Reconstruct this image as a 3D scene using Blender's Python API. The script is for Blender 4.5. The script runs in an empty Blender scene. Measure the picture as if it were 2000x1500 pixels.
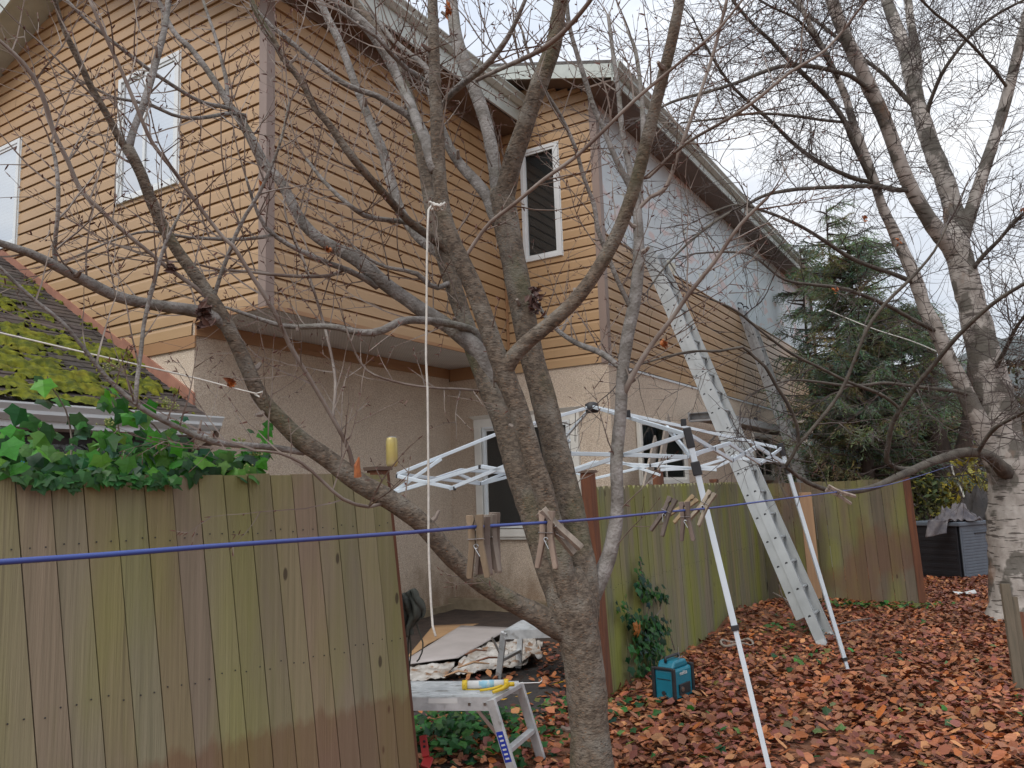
import bpy, math, random
import numpy as np
from mathutils import Vector, noise as mnoise
R = math.radians
scene = bpy.context.scene
col = scene.collection

# ------------------------------------------------------------------ camera
f_, pt_, rl_, ph_ = 1555.0, .13605, .03709, .54479
F = np.array([0, math.cos(pt_), math.sin(pt_)])
_R = np.array([1.0, 0, 0]); _U = np.array([0, -math.sin(pt_), math.cos(pt_)])
RT = math.cos(rl_)*_R - math.sin(rl_)*_U
UP = math.cos(rl_)*_U + math.sin(rl_)*_R
CAM = np.array([0, 0, 1.65])
cd = bpy.data.cameras.new('camera'); cam = bpy.data.objects.new('camera', cd); col.objects.link(cam)
cd.sensor_width = 36; cd.lens = 36*f_/2000; cd.clip_start = .05; cd.clip_end = 3000
from mathutils import Matrix
cam.matrix_world = Matrix(((RT[0], UP[0], -F[0], 0), (RT[1], UP[1], -F[1], 0), (RT[2], UP[2], -F[2], 1.65), (0, 0, 0, 1)))
scene.camera = cam
scene.render.resolution_x, scene.render.resolution_y = 1024, 768

# ------------------------------------------------------------------ sky, sun, exposure
SUN_EL, SUN_AZ = 48, 215      # azimuth from +Y clockwise: behind the camera, a little to the left
w = bpy.data.worlds.new('World'); scene.world = w; w.use_nodes = True
nt = w.node_tree; nt.nodes.clear()
def N(t, ty, **k):
    n = t.nodes.new(ty)
    for a, b in k.items(): setattr(n, a, b)
    return n
o = N(nt, 'ShaderNodeOutputWorld'); bg = N(nt, 'ShaderNodeBackground'); bg.inputs[1].default_value = .1
sky = N(nt, 'ShaderNodeTexSky', sky_type='NISHITA', sun_disc=False)
sky.sun_elevation = R(SUN_EL); sky.sun_rotation = R(SUN_AZ)
tc = N(nt, 'ShaderNodeTexCoord'); sx = N(nt, 'ShaderNodeSeparateXYZ')
mr = N(nt, 'ShaderNodeMapRange'); mr.inputs[1].default_value = 0; mr.inputs[2].default_value = 1
mr.inputs[3].default_value = 5.6; mr.inputs[4].default_value = 13.0
ns = N(nt, 'ShaderNodeTexNoise'); ns.inputs['Scale'].default_value = 3.0; ns.inputs['Detail'].default_value = 6; ns.inputs['Roughness'].default_value = .55
mp = N(nt, 'ShaderNodeMapping'); mp.inputs['Scale'].default_value = (1, 1, 2.6)
cr = N(nt, 'ShaderNodeValToRGB'); cr.color_ramp.elements[0].position = .32; cr.color_ramp.elements[0].color = (.62, .68, .78, 1)
cr.color_ramp.elements[1].position = .68; cr.color_ramp.elements[1].color = (1.0, 1.0, 1.0, 1)
vm = N(nt, 'ShaderNodeVectorMath', operation='SCALE'); mx = N(nt, 'ShaderNodeMixRGB'); mx.inputs[0].default_value = .88
L = nt.links.new
L(tc.outputs['Generated'], sx.inputs[0]); L(sx.outputs[2], mr.inputs[0])
L(tc.outputs['Generated'], mp.inputs[0]); L(mp.outputs[0], ns.inputs['Vector']); L(ns.outputs[0], cr.inputs[0])
L(cr.outputs[0], vm.inputs[0]); L(mr.outputs[0], vm.inputs['Scale'])
L(sky.outputs[0], mx.inputs[1]); L(vm.outputs[0], mx.inputs[2]); L(mx.outputs[0], bg.inputs[0]); L(bg.outputs[0], o.inputs[0])
sd = bpy.data.lights.new('sun', 'SUN'); sd.energy = 1.1; sd.angle = R(28); sd.color = (1, .96, .9)
so = bpy.data.objects.new('sun', sd); col.objects.link(so)
sv = Vector((math.sin(R(SUN_AZ))*math.cos(R(SUN_EL)), math.cos(R(SUN_AZ))*math.cos(R(SUN_EL)), math.sin(R(SUN_EL))))
so.rotation_euler = sv.to_track_quat('Z', 'Y').to_euler(); so.location = (0, 0, 20)
scene.view_settings.view_transform = 'Standard'; scene.view_settings.look = 'None'
scene.view_settings.gamma = 1; scene.view_settings.exposure = .55
scene.render.engine = 'CYCLES'

# ------------------------------------------------------------------ photo geometry helpers
U3 = np.array([math.sin(ph_), math.cos(ph_), 0]); V3 = np.array([-math.cos(ph_), math.sin(ph_), 0])
def ray(x, y): return F + (x-1000)/f_*RT + (750-y)/f_*UP
def P(x, y, Y): d = ray(x, y); return CAM + d*Y/d[1]
def PL(x, y, p, n): d = ray(x, y); return CAM + d*(np.dot(np.array(p)-CAM, n)/np.dot(d, n))
def G(x, y, z=0.0): return PL(x, y, (0, 0, z), np.array([0, 0, 1.0]))
O = P(519, 600, 7.6); O[2] = 0
def W(a, b, z): return O + a*U3 + b*V3 + np.array([0, 0, z])

# ------------------------------------------------------------------ mesh helpers
BASE = {}
def tag(o, label=None, cat=None, group=None, kind=None):
    if label: o['label'] = label
    if cat: o['category'] = cat
    if group: o['group'] = group
    if kind: o['kind'] = kind
    return o
def thing(name, label, cat, loc=(0, 0, 0), rotz=0, group=None):
    o = bpy.data.objects.new(name, None); col.objects.link(o); o.location = tuple(loc); o.rotation_euler = (0, 0, rotz)
    o.empty_display_size = .1
    BASE[o.name] = (np.array(loc, float), rotz)
    return tag(o, label, cat, group)
class MB:
    def __init__(s): s.v = []; s.f = []; s.c = []
    def add(s, vs, fs, c=None):
        n = len(s.v); s.v.extend([tuple(map(float, p)) for p in vs])
        for q in fs: s.f.append(tuple(i+n for i in q)); s.c.append(c)
    def box(s, x0, x1, y0, y1, z0, z1, c=None, fr=None):
        vs = [(x, y, z) for x in (x0, x1) for y in (y0, y1) for z in (z0, z1)]
        if fr: vs = [fr(*p) for p in vs]
        s.add(vs, [(0, 1, 3, 2), (4, 6, 7, 5), (0, 4, 5, 1), (2, 3, 7, 6), (0, 2, 6, 4), (1, 5, 7, 3)], c)
    def beam(s, p, q, w, h, up=(0, 0, 1), c=None):
        p = np.array(p, float); q = np.array(q, float); t = q-p; t /= np.linalg.norm(t)
        up = np.array(up, float); a = np.cross(t, up); a /= np.linalg.norm(a); b = np.cross(a, t)
        vs = [e + a*i*w/2 + b*j*h/2 for e in (p, q) for i in (-1, 1) for j in (-1, 1)]
        s.add(vs, [(0, 1, 3, 2), (4, 6, 7, 5), (0, 4, 5, 1), (2, 3, 7, 6), (0, 2, 6, 4), (1, 5, 7, 3)], c)
    def tube(s, pts, rad, n=8, cap=True, c=None, jit=0, rng=None):
        pts = [np.array(p, float) for p in pts]; m = len(pts)
        if not hasattr(rad, '__len__'): rad = [rad]*m
        t0 = pts[1]-pts[0]; t0 = t0/(np.linalg.norm(t0)+1e-9)
        a = np.cross(t0, (0, 0, 1.0) if abs(t0[2]) < .9 else (1.0, 0, 0)); a /= np.linalg.norm(a)
        vs = []
        cs = [(math.cos(2*math.pi*k/n), math.sin(2*math.pi*k/n)) for k in range(n)]
        for i, p in enumerate(pts):
            t = pts[min(i+1, m-1)]-pts[max(i-1, 0)]; t = t/(np.linalg.norm(t)+1e-9)
            a = a - t*np.dot(a, t); a = a/(np.linalg.norm(a)+1e-9); b = np.cross(t, a)
            for ck, sk in cs:
                r = rad[i]*(1+(rng.uniform(-jit, jit) if jit else 0))
                vs.append(p + (a*ck+b*sk)*r)
        fs = [(i*n+k, i*n+(k+1) % n, (i+1)*n+(k+1) % n, (i+1)*n+k) for i in range(m-1) for k in range(n)]
        if cap: fs += [tuple(range(n-1, -1, -1)), tuple(range((m-1)*n, m*n))]
        s.add(vs, fs, c)
    def lathe(s, prof, c0=(0, 0, 0), n=16, c=None, fr=None):
        vs = [(c0[0]+r*math.cos(2*math.pi*k/n), c0[1]+r*math.sin(2*math.pi*k/n), c0[2]+z) for r, z in prof for k in range(n)]
        if fr: vs = [fr(*p) for p in vs]
        m = len(prof); fs = [(i*n+k, i*n+(k+1) % n, (i+1)*n+(k+1) % n, (i+1)*n+k) for i in range(m-1) for k in range(n)]
        fs += [tuple(range(n-1, -1, -1)), tuple(range((m-1)*n, m*n))]
        s.add(vs, fs, c)
    def prism(s, poly, h, fr=None, c=None):
        n = len(poly); vs = [(x, y, 0) for x, y in poly] + [(x, y, h) for x, y in poly]
        if fr: vs = [fr(*p) for p in vs]
        s.add(vs, [tuple(range(n-1, -1, -1)), tuple(range(n, 2*n))] + [(k, (k+1) % n, n+(k+1) % n, n+k) for k in range(n)], c)
    def build(s, name, m, parent=None, smooth=False, world=True, bevel=0, solid=0):
        if not s.v: return None
        v = np.array(s.v, float)
        me = bpy.data.meshes.new(name)
        o = bpy.data.objects.new(name, me); col.objects.link(o)
        if parent is not None:
            o.parent = parent
            base, rz = BASE[parent.name]; BASE[o.name] = (base, rz)
            if world:
                v = v-base
                if rz:
                    c_, s_ = math.cos(rz), math.sin(rz); v = np.stack([v[:, 0]*c_+v[:, 1]*s_, -v[:, 0]*s_+v[:, 1]*c_, v[:, 2]], 1)
        elif world:
            b = (v.min(0)+v.max(0))/2; b[2] = v[:, 2].min(); v = v-b; o.location = b; BASE[o.name] = (b, 0)
        me.from_pydata([tuple(p) for p in v], [], s.f)
        if True:
            at = me.attributes.new('col', 'FLOAT_COLOR', 'FACE')
            arr = np.array([(*(c if c is not None else (1, 1, 1)), 1) for c in s.c], dtype=np.float32).ravel()
            at.data.foreach_set('color', arr)
        if smooth: me.polygons.foreach_set('use_smooth', [True]*len(me.polygons))
        me.materials.append(m); me.update()
        if solid: md = o.modifiers.new('thickness', 'SOLIDIFY'); md.thickness = solid
        if bevel: md = o.modifiers.new('bevel', 'BEVEL'); md.width = bevel; md.segments = 2; md.limit_method = 'ANGLE'
        return o

# ------------------------------------------------------------------ materials
def mat(name, c1, c2=None, scale=5, rough=.8, bump=0, bscale=None, metal=0, stretch=None, attr=False, spec=.5, trans=0, det=5, lo=.35, hi=.65, coat=0):
    m = bpy.data.materials.new(name); m.use_nodes = True; t = m.node_tree; b = t.nodes['Principled BSDF']
    b.inputs['Roughness'].default_value = rough; b.inputs['Metallic'].default_value = metal
    b.inputs['Specular IOR Level'].default_value = spec; b.inputs['Coat Weight'].default_value = coat
    L = t.links.new
    tc = N(t, 'ShaderNodeTexCoord'); mp = N(t, 'ShaderNodeMapping'); L(tc.outputs['Object'], mp.inputs[0])
    if stretch: mp.inputs['Scale'].default_value = stretch
    c2 = c2 or tuple(x*.85 for x in c1)
    n1 = N(t, 'ShaderNodeTexNoise'); n1.inputs['Scale'].default_value = scale; n1.inputs['Detail'].default_value = det; L(mp.outputs[0], n1.inputs['Vector'])
    r = N(t, 'ShaderNodeValToRGB'); r.color_ramp.elements[0].position = lo; r.color_ramp.elements[1].position = hi
    r.color_ramp.elements[0].color = (*c1, 1); r.color_ramp.elements[1].color = (*c2, 1); L(n1.outputs[0], r.inputs[0])
    out = r.outputs[0]
    if attr:
        a = N(t, 'ShaderNodeAttribute', attribute_name='col'); mm = N(t, 'ShaderNodeMixRGB', blend_type='MULTIPLY'); mm.inputs[0].default_value = 1
        L(out, mm.inputs[1]); L(a.outputs['Color'], mm.inputs[2]); out = mm.outputs[0]
    L(out, b.inputs['Base Color'])
    if bump:
        n2 = N(t, 'ShaderNodeTexNoise'); n2.inputs['Scale'].default_value = bscale or scale*4; n2.inputs['Detail'].default_value = 6; L(mp.outputs[0], n2.inputs['Vector'])
        bu = N(t, 'ShaderNodeBump'); bu.inputs['Strength'].default_value = bump; bu.inputs['Distance'].default_value = .02
        L(n2.outputs[0], bu.inputs['Height']); L(bu.outputs[0], b.inputs['Normal'])
    m['o'] = 1
    return m
def out_of(m):   # the current base colour socket and tree, to layer more on
    t = m.node_tree; b = t.nodes['Principled BSDF']; return t, b, b.inputs['Base Color'].links[0].from_socket
def layer(m, c, fac_fn, kind='MIX'):
    t, b, s = out_of(m); f = fac_fn(t); mm = N(t, 'ShaderNodeMixRGB', blend_type=kind)
    t.links.new(f, mm.inputs[0]); t.links.new(s, mm.inputs[1]); mm.inputs[2].default_value = (*c, 1); t.links.new(mm.outputs[0], b.inputs['Base Color'])
def coords(t, sc=(1, 1, 1), loc=(0, 0, 0)):
    tc = N(t, 'ShaderNodeTexCoord'); mp = N(t, 'ShaderNodeMapping'); mp.inputs['Scale'].default_value = sc; mp.inputs['Location'].default_value = loc
    t.links.new(tc.outputs['Object'], mp.inputs[0]); return mp.outputs[0]
def ramp(t, s, lo, hi, inv=False, mul=1):
    r = N(t, 'ShaderNodeMapRange', clamp=True); r.inputs[1].default_value = lo; r.inputs[2].default_value = hi
    r.inputs[3].default_value = mul if inv else 0; r.inputs[4].default_value = 0 if inv else mul; t.links.new(s, r.inputs[0]); return r.outputs[0]
def f_noise(sc, lo, hi, scale=1, mul=1, loc=(0, 0, 0), det=4):
    def fn(t):
        n = N(t, 'ShaderNodeTexNoise'); n.inputs['Scale'].default_value = scale; n.inputs['Detail'].default_value = det
        t.links.new(coords(t, sc, loc), n.inputs['Vector']); return ramp(t, n.outputs[0], lo, hi, False, mul)
    return fn
def f_vor(sc, lo, hi, scale=1, mul=1, inv=True, rnd=1):
    def fn(t):
        n = N(t, 'ShaderNodeTexVoronoi'); n.inputs['Scale'].default_value = scale; n.inputs['Randomness'].default_value = rnd
        t.links.new(coords(t, sc), n.inputs['Vector']); return ramp(t, n.outputs['Distance'], lo, hi, inv, mul)
    return fn
M = {}
M['siding'] = mat('tan_vinyl_siding', (.445, .287, .155), (.41, .262, .138), 1.6, .42, .06, 60, stretch=(1, 1, 4))
layer(M['siding'], (.40, .26, .15), f_noise((1, 1, .35), .55, .85, 1.2, .35))
M['cornerpost'] = mat('taupe_corner_trim', (.27, .20, .17), (.25, .185, .155), 3, .5, .05, 60)
M['stucco'] = mat('pebble_stucco', (.74, .625, .50), (.52, .40, .305), 75, .95, .9, 95, lo=.40, hi=.62)
layer(M['stucco'], (.80, .74, .66), f_vor((1, 1, 1), .10, .35, 55, .75))
layer(M['stucco'], (.17, .105, .06), f_noise((1, 1, .7), .5, .75, 1.1, .22))
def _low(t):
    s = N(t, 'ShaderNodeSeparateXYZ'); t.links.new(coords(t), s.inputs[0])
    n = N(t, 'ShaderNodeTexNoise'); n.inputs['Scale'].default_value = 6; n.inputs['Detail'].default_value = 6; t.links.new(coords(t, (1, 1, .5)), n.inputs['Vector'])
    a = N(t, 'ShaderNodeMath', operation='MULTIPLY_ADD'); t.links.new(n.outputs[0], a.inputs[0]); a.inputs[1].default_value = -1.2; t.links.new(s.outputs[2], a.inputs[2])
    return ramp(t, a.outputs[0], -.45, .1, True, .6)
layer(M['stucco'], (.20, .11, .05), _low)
M['soffit'] = mat('vented_soffit', (.66, .66, .66), (.6, .6, .6), 4, .6)
layer(M['soffit'], (.22, .22, .22), f_vor((1, 1, 0), .12, .26, 22, .7, rnd=0))
M['brown'] = mat('brown_soffit', (.17, .115, .085), (.14, .095, .07), 3, .6)
M['tantrim'] = mat('tan_trim', (.36, .20, .10), (.33, .18, .09), 3, .5)
M['fascia'] = mat('pale_fascia', (.52, .56, .52), (.44, .48, .45), 6, .5, .05, stretch=(1, 1, 1))
M['roof'] = mat('grey_shingles', (.10, .09, .085), (.16, .15, .14), 20, .95, .5, 90)
M['wrap'] = mat('house_wrap_board', (.66, .73, .76), (.58, .66, .70), 2, .7)
layer(M['wrap'], (.68, .52, .49), f_noise((.8, 1, 2.2), .56, .60, 1.3, .75))
layer(M['wrap'], (.55, .52, .33), f_noise((.9, 1, 1.6), .66, .69, 1.7, .6, (7, 2, 3)))
M['flash'] = mat('red_brown_flashing', (.36, .17, .115), (.28, .13, .09), 9, .6, .1)
M['white'] = mat('white_vinyl', (.74, .77, .78), (.68, .71, .72), 4, .4)
M['trimwhite'] = mat('painted_trim', (.78, .76, .70), (.70, .68, .63), 5, .5, .05)
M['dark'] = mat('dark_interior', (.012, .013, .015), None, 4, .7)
M['darkwall'] = mat('dark_painted_wall', (.035, .035, .04), (.06, .05, .05), 3, .6)
M['blind'] = mat('white_blind', (.42, .50, .55), (.36, .44, .50), 3, .6)
M['curtain'] = mat('grey_curtain', (.06, .075, .09), (.03, .04, .05), 8, .8, stretch=(9, 9, .5))
gm = bpy.data.materials.new('window_glass'); gm.use_nodes = True; t = gm.node_tree; t.nodes.clear()
o_ = N(t, 'ShaderNodeOutputMaterial'); ms = N(t, 'ShaderNodeMixShader'); tr = N(t, 'ShaderNodeBsdfTransparent'); gl = N(t, 'ShaderNodeBsdfGlossy')
fr = N(t, 'ShaderNodeFresnel'); fr.inputs[0].default_value = 1.55; gl.inputs['Roughness'].default_value = .02
mu = N(t, 'ShaderNodeMath', operation='MULTIPLY_ADD'); mu.inputs[1].default_value = .8; mu.inputs[2].default_value = .02; t.links.new(fr.outputs[0], mu.inputs[0])
tr.inputs[0].default_value = (.8, .85, .85, 1)
t.links.new(mu.outputs[0], ms.inputs[0]); t.links.new(tr.outputs[0], ms.inputs[1]); t.links.new(gl.outputs[0], ms.inputs[2]); t.links.new(ms.outputs[0], o_.inputs[0])
M['glass'] = gm
def wood(name, c1, c2, green=.0, attr=True):
    m = mat(name, c1, c2, 1.0, .85, .3, 2.5, stretch=(44, 44, 1.1), attr=attr, det=6, lo=.3, hi=.7)
    if green: layer(m, (.25, .27, .04), f_noise((2.2, 2.2, .55), .42, .66, 1.6, green))
    layer(m, (.045, .03, .02), f_vor((5.5, 5.5, 2.2), .06, .085, 1.1, .8))
    layer(m, (.05, .035, .03), f_noise((60, 60, .8), .60, .74, 1, .35))
    return m
M['fence'] = wood('weathered_cedar', (.30, .25, .17), (.225, .19, .125), .34)
M['fence2'] = wood('weathered_mossy_cedar', (.255, .225, .145), (.175, .16, .10), .8)
M['fence3'] = wood('dark_weathered_cedar', (.19, .15, .10), (.13, .11, .075), .5)
layer(M['fence3'], (.16, .07, .04), f_noise((.8, .8, .5), .52, .60, 1.6, .5))
def _stain(t):
    s = N(t, 'ShaderNodeSeparateXYZ'); t.links.new(coords(t), s.inputs[0])
    n = N(t, 'ShaderNodeTexNoise'); n.inputs['Scale'].default_value = 7; n.inputs['Detail'].default_value = 5; t.links.new(coords(t, (1.6, 1.6, .7)), n.inputs['Vector'])
    a = N(t, 'ShaderNodeMath', operation='MULTIPLY_ADD'); t.links.new(n.outputs[0], a.inputs[0]); a.inputs[1].default_value = .22; t.links.new(s.outputs[2], a.inputs[2])
    lo = ramp(t, a.outputs[0], .69, .74, True, .5); xx = ramp(t, s.outputs[0], 1.75, 2.05)
    m = N(t, 'ShaderNodeMath', operation='MULTIPLY'); t.links.new(lo, m.inputs[0]); t.links.new(xx, m.inputs[1]); return m.outputs[0]
layer(M['fence'], (.17, .07, .035), _stain)
M['redpost'] = mat('red_cedar_post', (.20, .075, .035), (.12, .05, .03), 1, .8, .3, stretch=(25, 25, 1.5))
M['newpost'] = mat('new_lumber', (.42, .26, .15), (.36, .22, .13), 1, .8, .2, stretch=(25, 25, 1.5))
M['greyboard'] = mat('greyed_board', (.38, .32, .27), (.28, .24, .20), 1, .8, .2, stretch=(20, 20, 1.5))
M['alu'] = mat('aluminium', (.40, .42, .43), (.34, .36, .37), 5, .45, .03, 60, metal=.5)
M['alu_bright'] = mat('bright_aluminium', (.66, .68, .69), (.50, .52, .53), 14, .38, .1, 50, metal=.35)
layer(M['alu_bright'], (.25, .24, .22), f_noise((1, 4, 1), .60, .68, 9, .6))
M['alu_old'] = mat('scuffed_aluminium', (.52, .54, .55), (.42, .43, .44), 12, .5, .1, 60, metal=.5)
M['whitemetal'] = mat('white_powder_coat', (.68, .76, .82), (.62, .70, .77), 6, .35)
M['black'] = mat('black_plastic', (.018, .019, .022), (.03, .03, .034), 15, .5)
M['bark'] = mat('cherry_bark', (.175, .138, .104), (.095, .074, .056), 34, .92, .55, 80, stretch=(1, 1, 1.5), lo=.40, hi=.58)
layer(M['bark'], (.27, .255, .22), f_noise((1, 1, 1), .50, .66, 7, .5))
layer(M['bark'], (.035, .027, .02), f_noise((1, 1, 3), .60, .66, 38, .8))
layer(M['bark'], (.09, .10, .04), f_noise((1, 1, .6), .56, .72, 3.5, .55, (3, 1, 5)))
layer(M['bark'], (.24, .12, .055), f_vor((1, 1, 2.2), .12, .2, 34, .6))
M['barkgrey'] = mat('grey_branch_bark', (.27, .25, .235), (.15, .135, .12), 14, .85, .7, 60, lo=.38, hi=.62)
layer(M['barkgrey'], (.10, .07, .05), f_vor((1, 1, 1), .09, .16, 50, .6))
layer(M['barkgrey'], (.12, .12, .07), f_noise((1, 1, 1), .55, .7, 3, .5, (2, 6, 1)))
M['twig'] = mat('twig_bark', (.15, .11, .09), (.27, .23, .20), 5, .8, lo=.42, hi=.6)
M['bud'] = mat('red_brown_buds', (.13, .05, .035), (.09, .04, .03), 8, .7)
M['birch'] = mat('birch_bark', (.52, .48, .44), (.30, .27, .24), 7, .85, .8, 14, stretch=(1, 1, .7))
layer(M['birch'], (.05, .04, .033), f_noise((1.6, 1.6, 12), .575, .62, 3.2, .85))
layer(M['birch'], (.07, .065, .05), f_noise((1, 1, .8), .52, .56, 3.0, .75, (4, 2, 9)))
layer(M['birch'], (.36, .19, .11), f_noise((1.4, 1.4, .7), .60, .70, 1.6, .6, (1, 7, 3)))
M['birchtwig'] = mat('birch_twig_bark', (.055, .042, .04), (.10, .08, .07), 4, .85)
M['birchlimb'] = mat('dark_birch_branch', (.12, .105, .085), (.065, .055, .045), 9, .9, .6, 30)
M['cedarbark'] = mat('red_cedar_bark', (.075, .05, .038), (.04, .03, .025), 3, .95, .8, 20, stretch=(8, 8, 1))
def leafmat(name, rough=.6, tr=0, mulc=(1, 1, 1)):
    m = bpy.data.materials.new(name); m.use_nodes = True; t = m.node_tree; b = t.nodes['Principled BSDF']; b.inputs['Roughness'].default_value = rough
    a = N(t, 'ShaderNodeAttribute', attribute_name='col'); n = N(t, 'ShaderNodeTexNoise'); n.inputs['Scale'].default_value = 40
    mm = N(t, 'ShaderNodeMixRGB', blend_type='MULTIPLY'); mm.inputs[0].default_value = .5
    t.links.new(a.outputs['Color'], mm.inputs[1]); t.links.new(n.outputs[0], mm.inputs[2]); t.links.new(mm.outputs[0], b.inputs['Base Color'])
    b.inputs['Specular IOR Level'].default_value = .3
    if tr:
        tl = N(t, 'ShaderNodeBsdfTranslucent'); ms = N(t, 'ShaderNodeMixShader'); ms.inputs[0].default_value = tr; o = t.nodes['Material Output']
        hs = N(t, 'ShaderNodeMixRGB', blend_type='MULTIPLY'); hs.inputs[0].default_value = 1; hs.inputs[2].default_value = (1.5, 1.7, .7, 1); t.links.new(mm.outputs[0], hs.inputs[1]); t.links.new(hs.outputs[0], tl.inputs[0])
        t.links.new(b.outputs[0], ms.inputs[1]); t.links.new(tl.outputs[0], ms.inputs[2]); t.links.new(ms.outputs[0], o.inputs[0])
    return m
M['leaf'] = leafmat('fallen_leaves', .5)
M['ivy'] = leafmat('ivy_leaves', .42, .35)
M['needle'] = leafmat('cedar_foliage', .8, .3)
M['shrubleaf'] = leafmat('shrub_leaves', .7)
M['moss'] = mat('roof_moss', (.24, .25, .014), (.07, .095, .01), 14, 1, 1.0, 160, lo=.35, hi=.66)
layer(M['moss'], (.36, .28, .02), f_noise((1, 1, 1), .55, .75, 4, .5))
M['teal'] = mat('teal_plastic', (.012, .19, .27), (.010, .16, .23), 6, .4)
M['cord'] = mat('white_cord', (.62, .60, .55), (.5, .48, .44), 60, .8)
M['blueline'] = mat('blue_clothesline', (.035, .075, .30), (.045, .06, .22), 3, .4)
M['purpleline'] = M['blueline']
M['pegwood'] = mat('weathered_peg_wood', (.27, .235, .195), (.15, .128, .105), 3, .8, .2, 30, stretch=(20, 20, 3), attr=True)
M['steel'] = mat('steel_wire', (.6, .6, .6), None, 5, .3, metal=1)
M['yellow'] = mat('yellow_plastic', (.72, .50, .03), (.66, .45, .02), 5, .4)
M['ycord'] = mat('yellow_cord_jacket', (.75, .42, .02), None, 5, .45)
M['red'] = mat('red_plastic', (.45, .03, .03), None, 5, .4)
M['blue_label'] = mat('blue_label', (.02, .05, .42), None, 5, .4)
M['paper'] = mat('printed_white', (.72, .72, .70), None, 5, .5)
M['cardboard'] = mat('cardboard', (.42, .26, .13), (.34, .20, .10), 3, .9, .1)
M['board'] = mat('grey_paint_board', (.44, .40, .385), (.37, .335, .32), 2.5, .7, .05)
M['plastic'] = mat('crumpled_plastic', (.55, .53, .50), (.30, .26, .22), 9, .45, .5, 18)
layer(M['plastic'], (.25, .12, .05), f_noise((1, 1, 1), .56, .62, 7, .8))
M['tarp'] = mat('black_weed_cloth', (.03, .028, .028), (.05, .042, .038), 5, .8, .4, 20)
M['cloth'] = mat('dark_green_grey_cloth', (.075, .08, .065), (.04, .043, .036), 4, .95, .3, 40)
M['greycloth'] = mat('grey_cloth', (.20, .18, .18), (.10, .095, .11), 7, .95, .3, 40)
M['boxgrey'] = mat('slate_resin', (.13, .155, .185), (.11, .13, .16), 5, .55)
M['boxdark'] = mat('dark_box_body', (.012, .013, .017), (.018, .018, .022), 5, .6)  # end panel and body coloured far darker than front and lid
M['bluetarp'] = mat('bright_blue_tarp', (.03, .38, .80), (.03, .32, .7), 4, .4)
M['can'] = mat('yellow_can', (.55, .42, .09), (.60, .52, .30), 3, .35, metal=.3, lo=.4, hi=.6)
M['concrete'] = mat('footing_concrete', (.30, .24, .16), (.22, .17, .11), 8, .95, .3)
# ground
gr = mat('leafy_soil', (.12, .052, .028), (.24, .095, .042), 9, .95, .8, 50, lo=.4, hi=.62)
layer(gr, (.17, .06, .025), f_noise((1, 1, 1), .5, .62, 22, .7)); layer(gr, (.04, .055, .02), f_noise((1, 1, 1), .64, .72, 2.2, .5))
M['ground'] = gr
M['mud'] = mat('dark_soil', (.035, .024, .019), (.06, .04, .03), 7, .9, .9, 30)
M['hill'] = mat('haze_tinted_wooded_hill', (.07, .085, .085), (.11, .12, .12), .12, 1, 0)  # distance haze is put into this muted blue-grey colour
# ================================================================== THE GROUND
def gz(x, y):        # gentle unevenness; a heap of soil by the far fence corner
    h = .03*mnoise.noise(Vector((x*.5, y*.5, 0))) + .012*mnoise.noise(Vector((x*2, y*2, 3)))
    h += .20*math.exp(-(((x-2.75)/.55)**2+((y-9.5)/.8)**2))
    h += .10*math.exp(-(((x-3.6)/.9)**2+((y-10.6)/.6)**2))
    return h
def grid(xs, ys, zf, name, m, kind):
    mb = MB(); nx, ny = len(xs), len(ys)
    mb.add([(x, y, zf(x, y)) for y in ys for x in xs], [(j*nx+i, j*nx+i+1, (j+1)*nx+i+1, (j+1)*nx+i) for j in range(ny-1) for i in range(nx-1)])
    ob = mb.build(name, m, None, smooth=True); tag(ob, kind=kind); return ob
xs = [-400, -150, -60, -25, -12] + list(np.arange(-6, 16.01, .16)) + [20, 30, 60, 150, 400]
ys = [-60, -20, -5, 0] + list(np.arange(2.5, 18, .16)) + [20, 25, 35, 60, 120, 300]
grid(xs, ys, lambda x, y: gz(x, y)-.0, 'ground', M['ground'], 'structure')
soil = MB(); na, nb = 48, 28
_sv = [W(-2.6+7.0*i/na, -3.0+3.95*j/nb, 0) for j in range(nb+1) for i in range(na+1)]
soil.add([(p[0], p[1], gz(p[0], p[1])+.012+.02*mnoise.noise(Vector((p[0]*4, p[1]*4, 2)))) for p in _sv], [(j*(na+1)+i, j*(na+1)+i+1, (j+1)*(na+1)+i+1, (j+1)*(na+1)+i) for j in range(nb) for i in range(na)])
tag(soil.build('soil', M['mud'], None, smooth=True), kind='structure')
# hill rising far behind on the right
hs = MB(); vs = []; nx, ny = 60, 12
for j in range(ny):
    for i in range(nx):
        x = -80+i*6.5; y = 150+j*14
        h = (j/(ny-1))**.8*max(0, 58*math.exp(-((x-215)/95)**2) + 5*mnoise.noise(Vector((x*.03, y*.03, 1)))) + 1.5*mnoise.noise(Vector((x*.22, y*.22, 2)))
        vs.append((x, y, h-1.5))
hs.add(vs, [(j*nx+i, j*nx+i+1, (j+1)*nx+i+1, (j+1)*nx+i) for j in range(ny-1) for i in range(nx-1)])
tag(hs.build('hill', M['hill'], None, smooth=True), kind='structure')

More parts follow.
